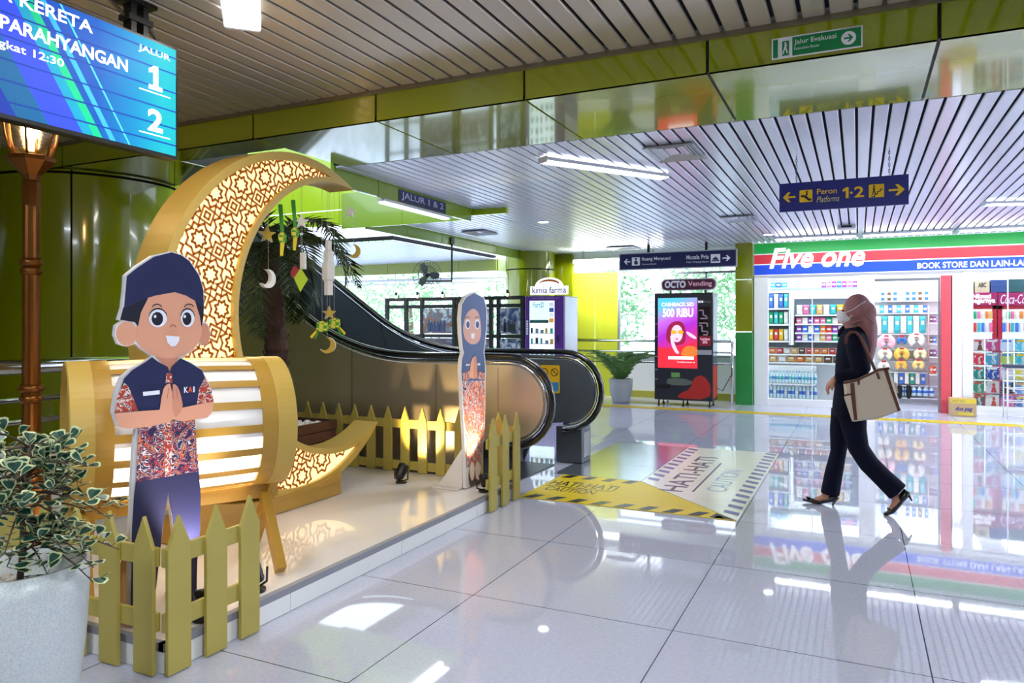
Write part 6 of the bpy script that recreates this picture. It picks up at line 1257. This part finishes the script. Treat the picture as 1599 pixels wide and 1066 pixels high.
# mask
MK = mat('mask_white', '#dcdce6', .7, noise=30, amt=.03)
k_ = MB(); k_.ball(hd + V((-.070, 0, -.042)), (.046, .058, .058), 16); k_.ball(hd + V((-.095, 0, -.030)), (.030, .030, .042), 12); k_.ball(hd + V((-.04, 0, -.062)), (.05, .062, .045), 12)
remesh(k_, 'mask', MK, .005, 6)
MB().tube([W(1316, 490, -.055), W(1332, 483, -.090), W(1345, 474, -.082), W(1352, 470, -.07)], .0025, 6).build('mask_strap', MK, wo); MB().tube([W(1317, 500, -.06), W(1326, 496, -.088), W(1331, 492, -.094)], .0025, 6).build('mask_strap', MK, wo)
MB().tube([wr + V((0, .03 * cos(a), .0)) + V((.004, 0, .03 * sin(a))) for a in [2 * pi * i / 16 for i in range(16)]], .004, 6, True).build('bracelet', BLACK, wo)
# shoes
SHO = mat('shoe_black_leather', '#0a0a10', .25, coat=.4)
s1 = MB(); s1.tube([W(1253, 780, FLg), W(1258, 780, FLg), W(1267, 781, FLg), W(1280, 783, FLg), W(1292, 780, FLg), W(1303, 776, FLg), W(1306, 773, FLg)], [(.006, .008), (.02, .013), (.036, .019), (.038, .018), (.032, .022), (.030, .034), (.022, .030)], 16, up=(0, 0, 1)); s1.tube([W(1304, 780, FLg), W(1300, 789, FLg), W(1299, 792, FLg)], [.014, .006, .006], 8); s1.build('shoe', SHO, wo)
s2 = MB(); s2.tube([W(1380, 803, RLg), W(1386, 801, RLg), W(1393, 797, RLg), W(1402, 787, RLg), W(1411, 774, RLg), W(1417, 766, RLg)], [(.008, .010), (.028, .016), (.036, .022), (.032, .022), (.031, .030), (.024, .026)], 16, up=(0, 0, 1)); s2.tube([W(1418, 771, RLg), W(1422, 778, RLg), W(1424, 782, RLg)], [.014, .007, .006], 8); s2.build('shoe', SHO, wo)
for u, v, dy in ((1262, 776, FLg), (1389, 794, RLg)): MB().ball(W(u, v, dy), (.020, .030, .008), 10).build('bow', SHO, wo)
# tote bag hanging from the near shoulder
BY = -.31; CAN = mat('canvas_cream', '#c9bba8', .8, noise=60, amt=.06, bump=.1); LEA = mat('leather_brown', '#5a2c1e', .5, noise=20, amt=.15)
tb = thing('tote_bag', 'cream canvas tote bag with brown leather trim hanging from the walking person\'s shoulder', 'bag', tuple(W(1360, 645, BY)))
fbg = Fr(W(1333, 657, BY), (1, 0, 0), (0, 0, 1), (0, -1, 0)); B = lambda pts: [fbg.px(1240 + x / 4.845, 450 + y / 4.845) for x, y in pts]
mb = MB(); front = B([(372, 708), (470, 690), (560, 650), (640, 610), (718, 600), (745, 690), (785, 830), (806, 925), (640, 985), (445, 1008), (400, 880), (380, 800)]); n = len(front); cx_ = sum(p[0] for p in front) / n; cz = sum(p[1] for p in front) / n
vs = [fbg.p(cx_ + (x - cx_) * s, cz + (y - cz) * s, z) for s, z in ((.90, .035), (1.0, .015), (1.0, -.09), (.92, -.105)) for x, y in front]
mb.s = True; mb.add(vs, [list(range(n))[::-1], [3 * n + i for i in range(n)]] + [(k * n + i, k * n + (i + 1) % n, (k + 1) * n + (i + 1) % n, (k + 1) * n + i) for k in range(3) for i in range(n)]); mb.build('bag_body', CAN, tb, smooth=False, bevel=.008)
def leather(name, pts, z=.036, th=.004): poly(fbg, B(pts), z, th).build(name, LEA, tb)
leather('trim', [(425, 715), (455, 712), (460, 780), (478, 990), (455, 992), (430, 800)]); leather('trim', [(675, 610), (705, 606), (735, 720), (805, 918), (782, 925), (725, 760)])
leather('top_trim', [(372, 704), (470, 684), (560, 645), (640, 605), (718, 594), (722, 612), (645, 622), (560, 662), (470, 702), (376, 722)]); leather('strap_end', [(478, 690), (498, 686), (496, 725), (482, 730)]); leather('strap_end', [(615, 640), (635, 632), (652, 680), (636, 688)]); leather('pocket_trim', [(380, 800), (432, 790), (432, 803), (382, 812)])
poly(fbg, B([(376, 815), (430, 806), (452, 985), (440, 1004)]), .036, .006).build('side_pocket', CAN, tb)
poly(fbg, B([(745, 720), (775, 716), (790, 790), (770, 800)]), -.06, .03).build('end_pocket', CAN, tb)
def strap(pts): 
    q = [W(1240 + x / 4.845, 450 + y / 4.845, d) for x, y, d in pts]; MB().tube(q, [(.011, .004)] * len(q), 8, up=(0, 1, 0)).build('handle', LEA, tb)
strap([(392, 420, -.262), (400, 360, -.262), (425, 332, -.258), (465, 330, -.256), (500, 365, -.262), (530, 430, -.268), (565, 510, -.27), (600, 590, -.29), (640, 680, -.345)])
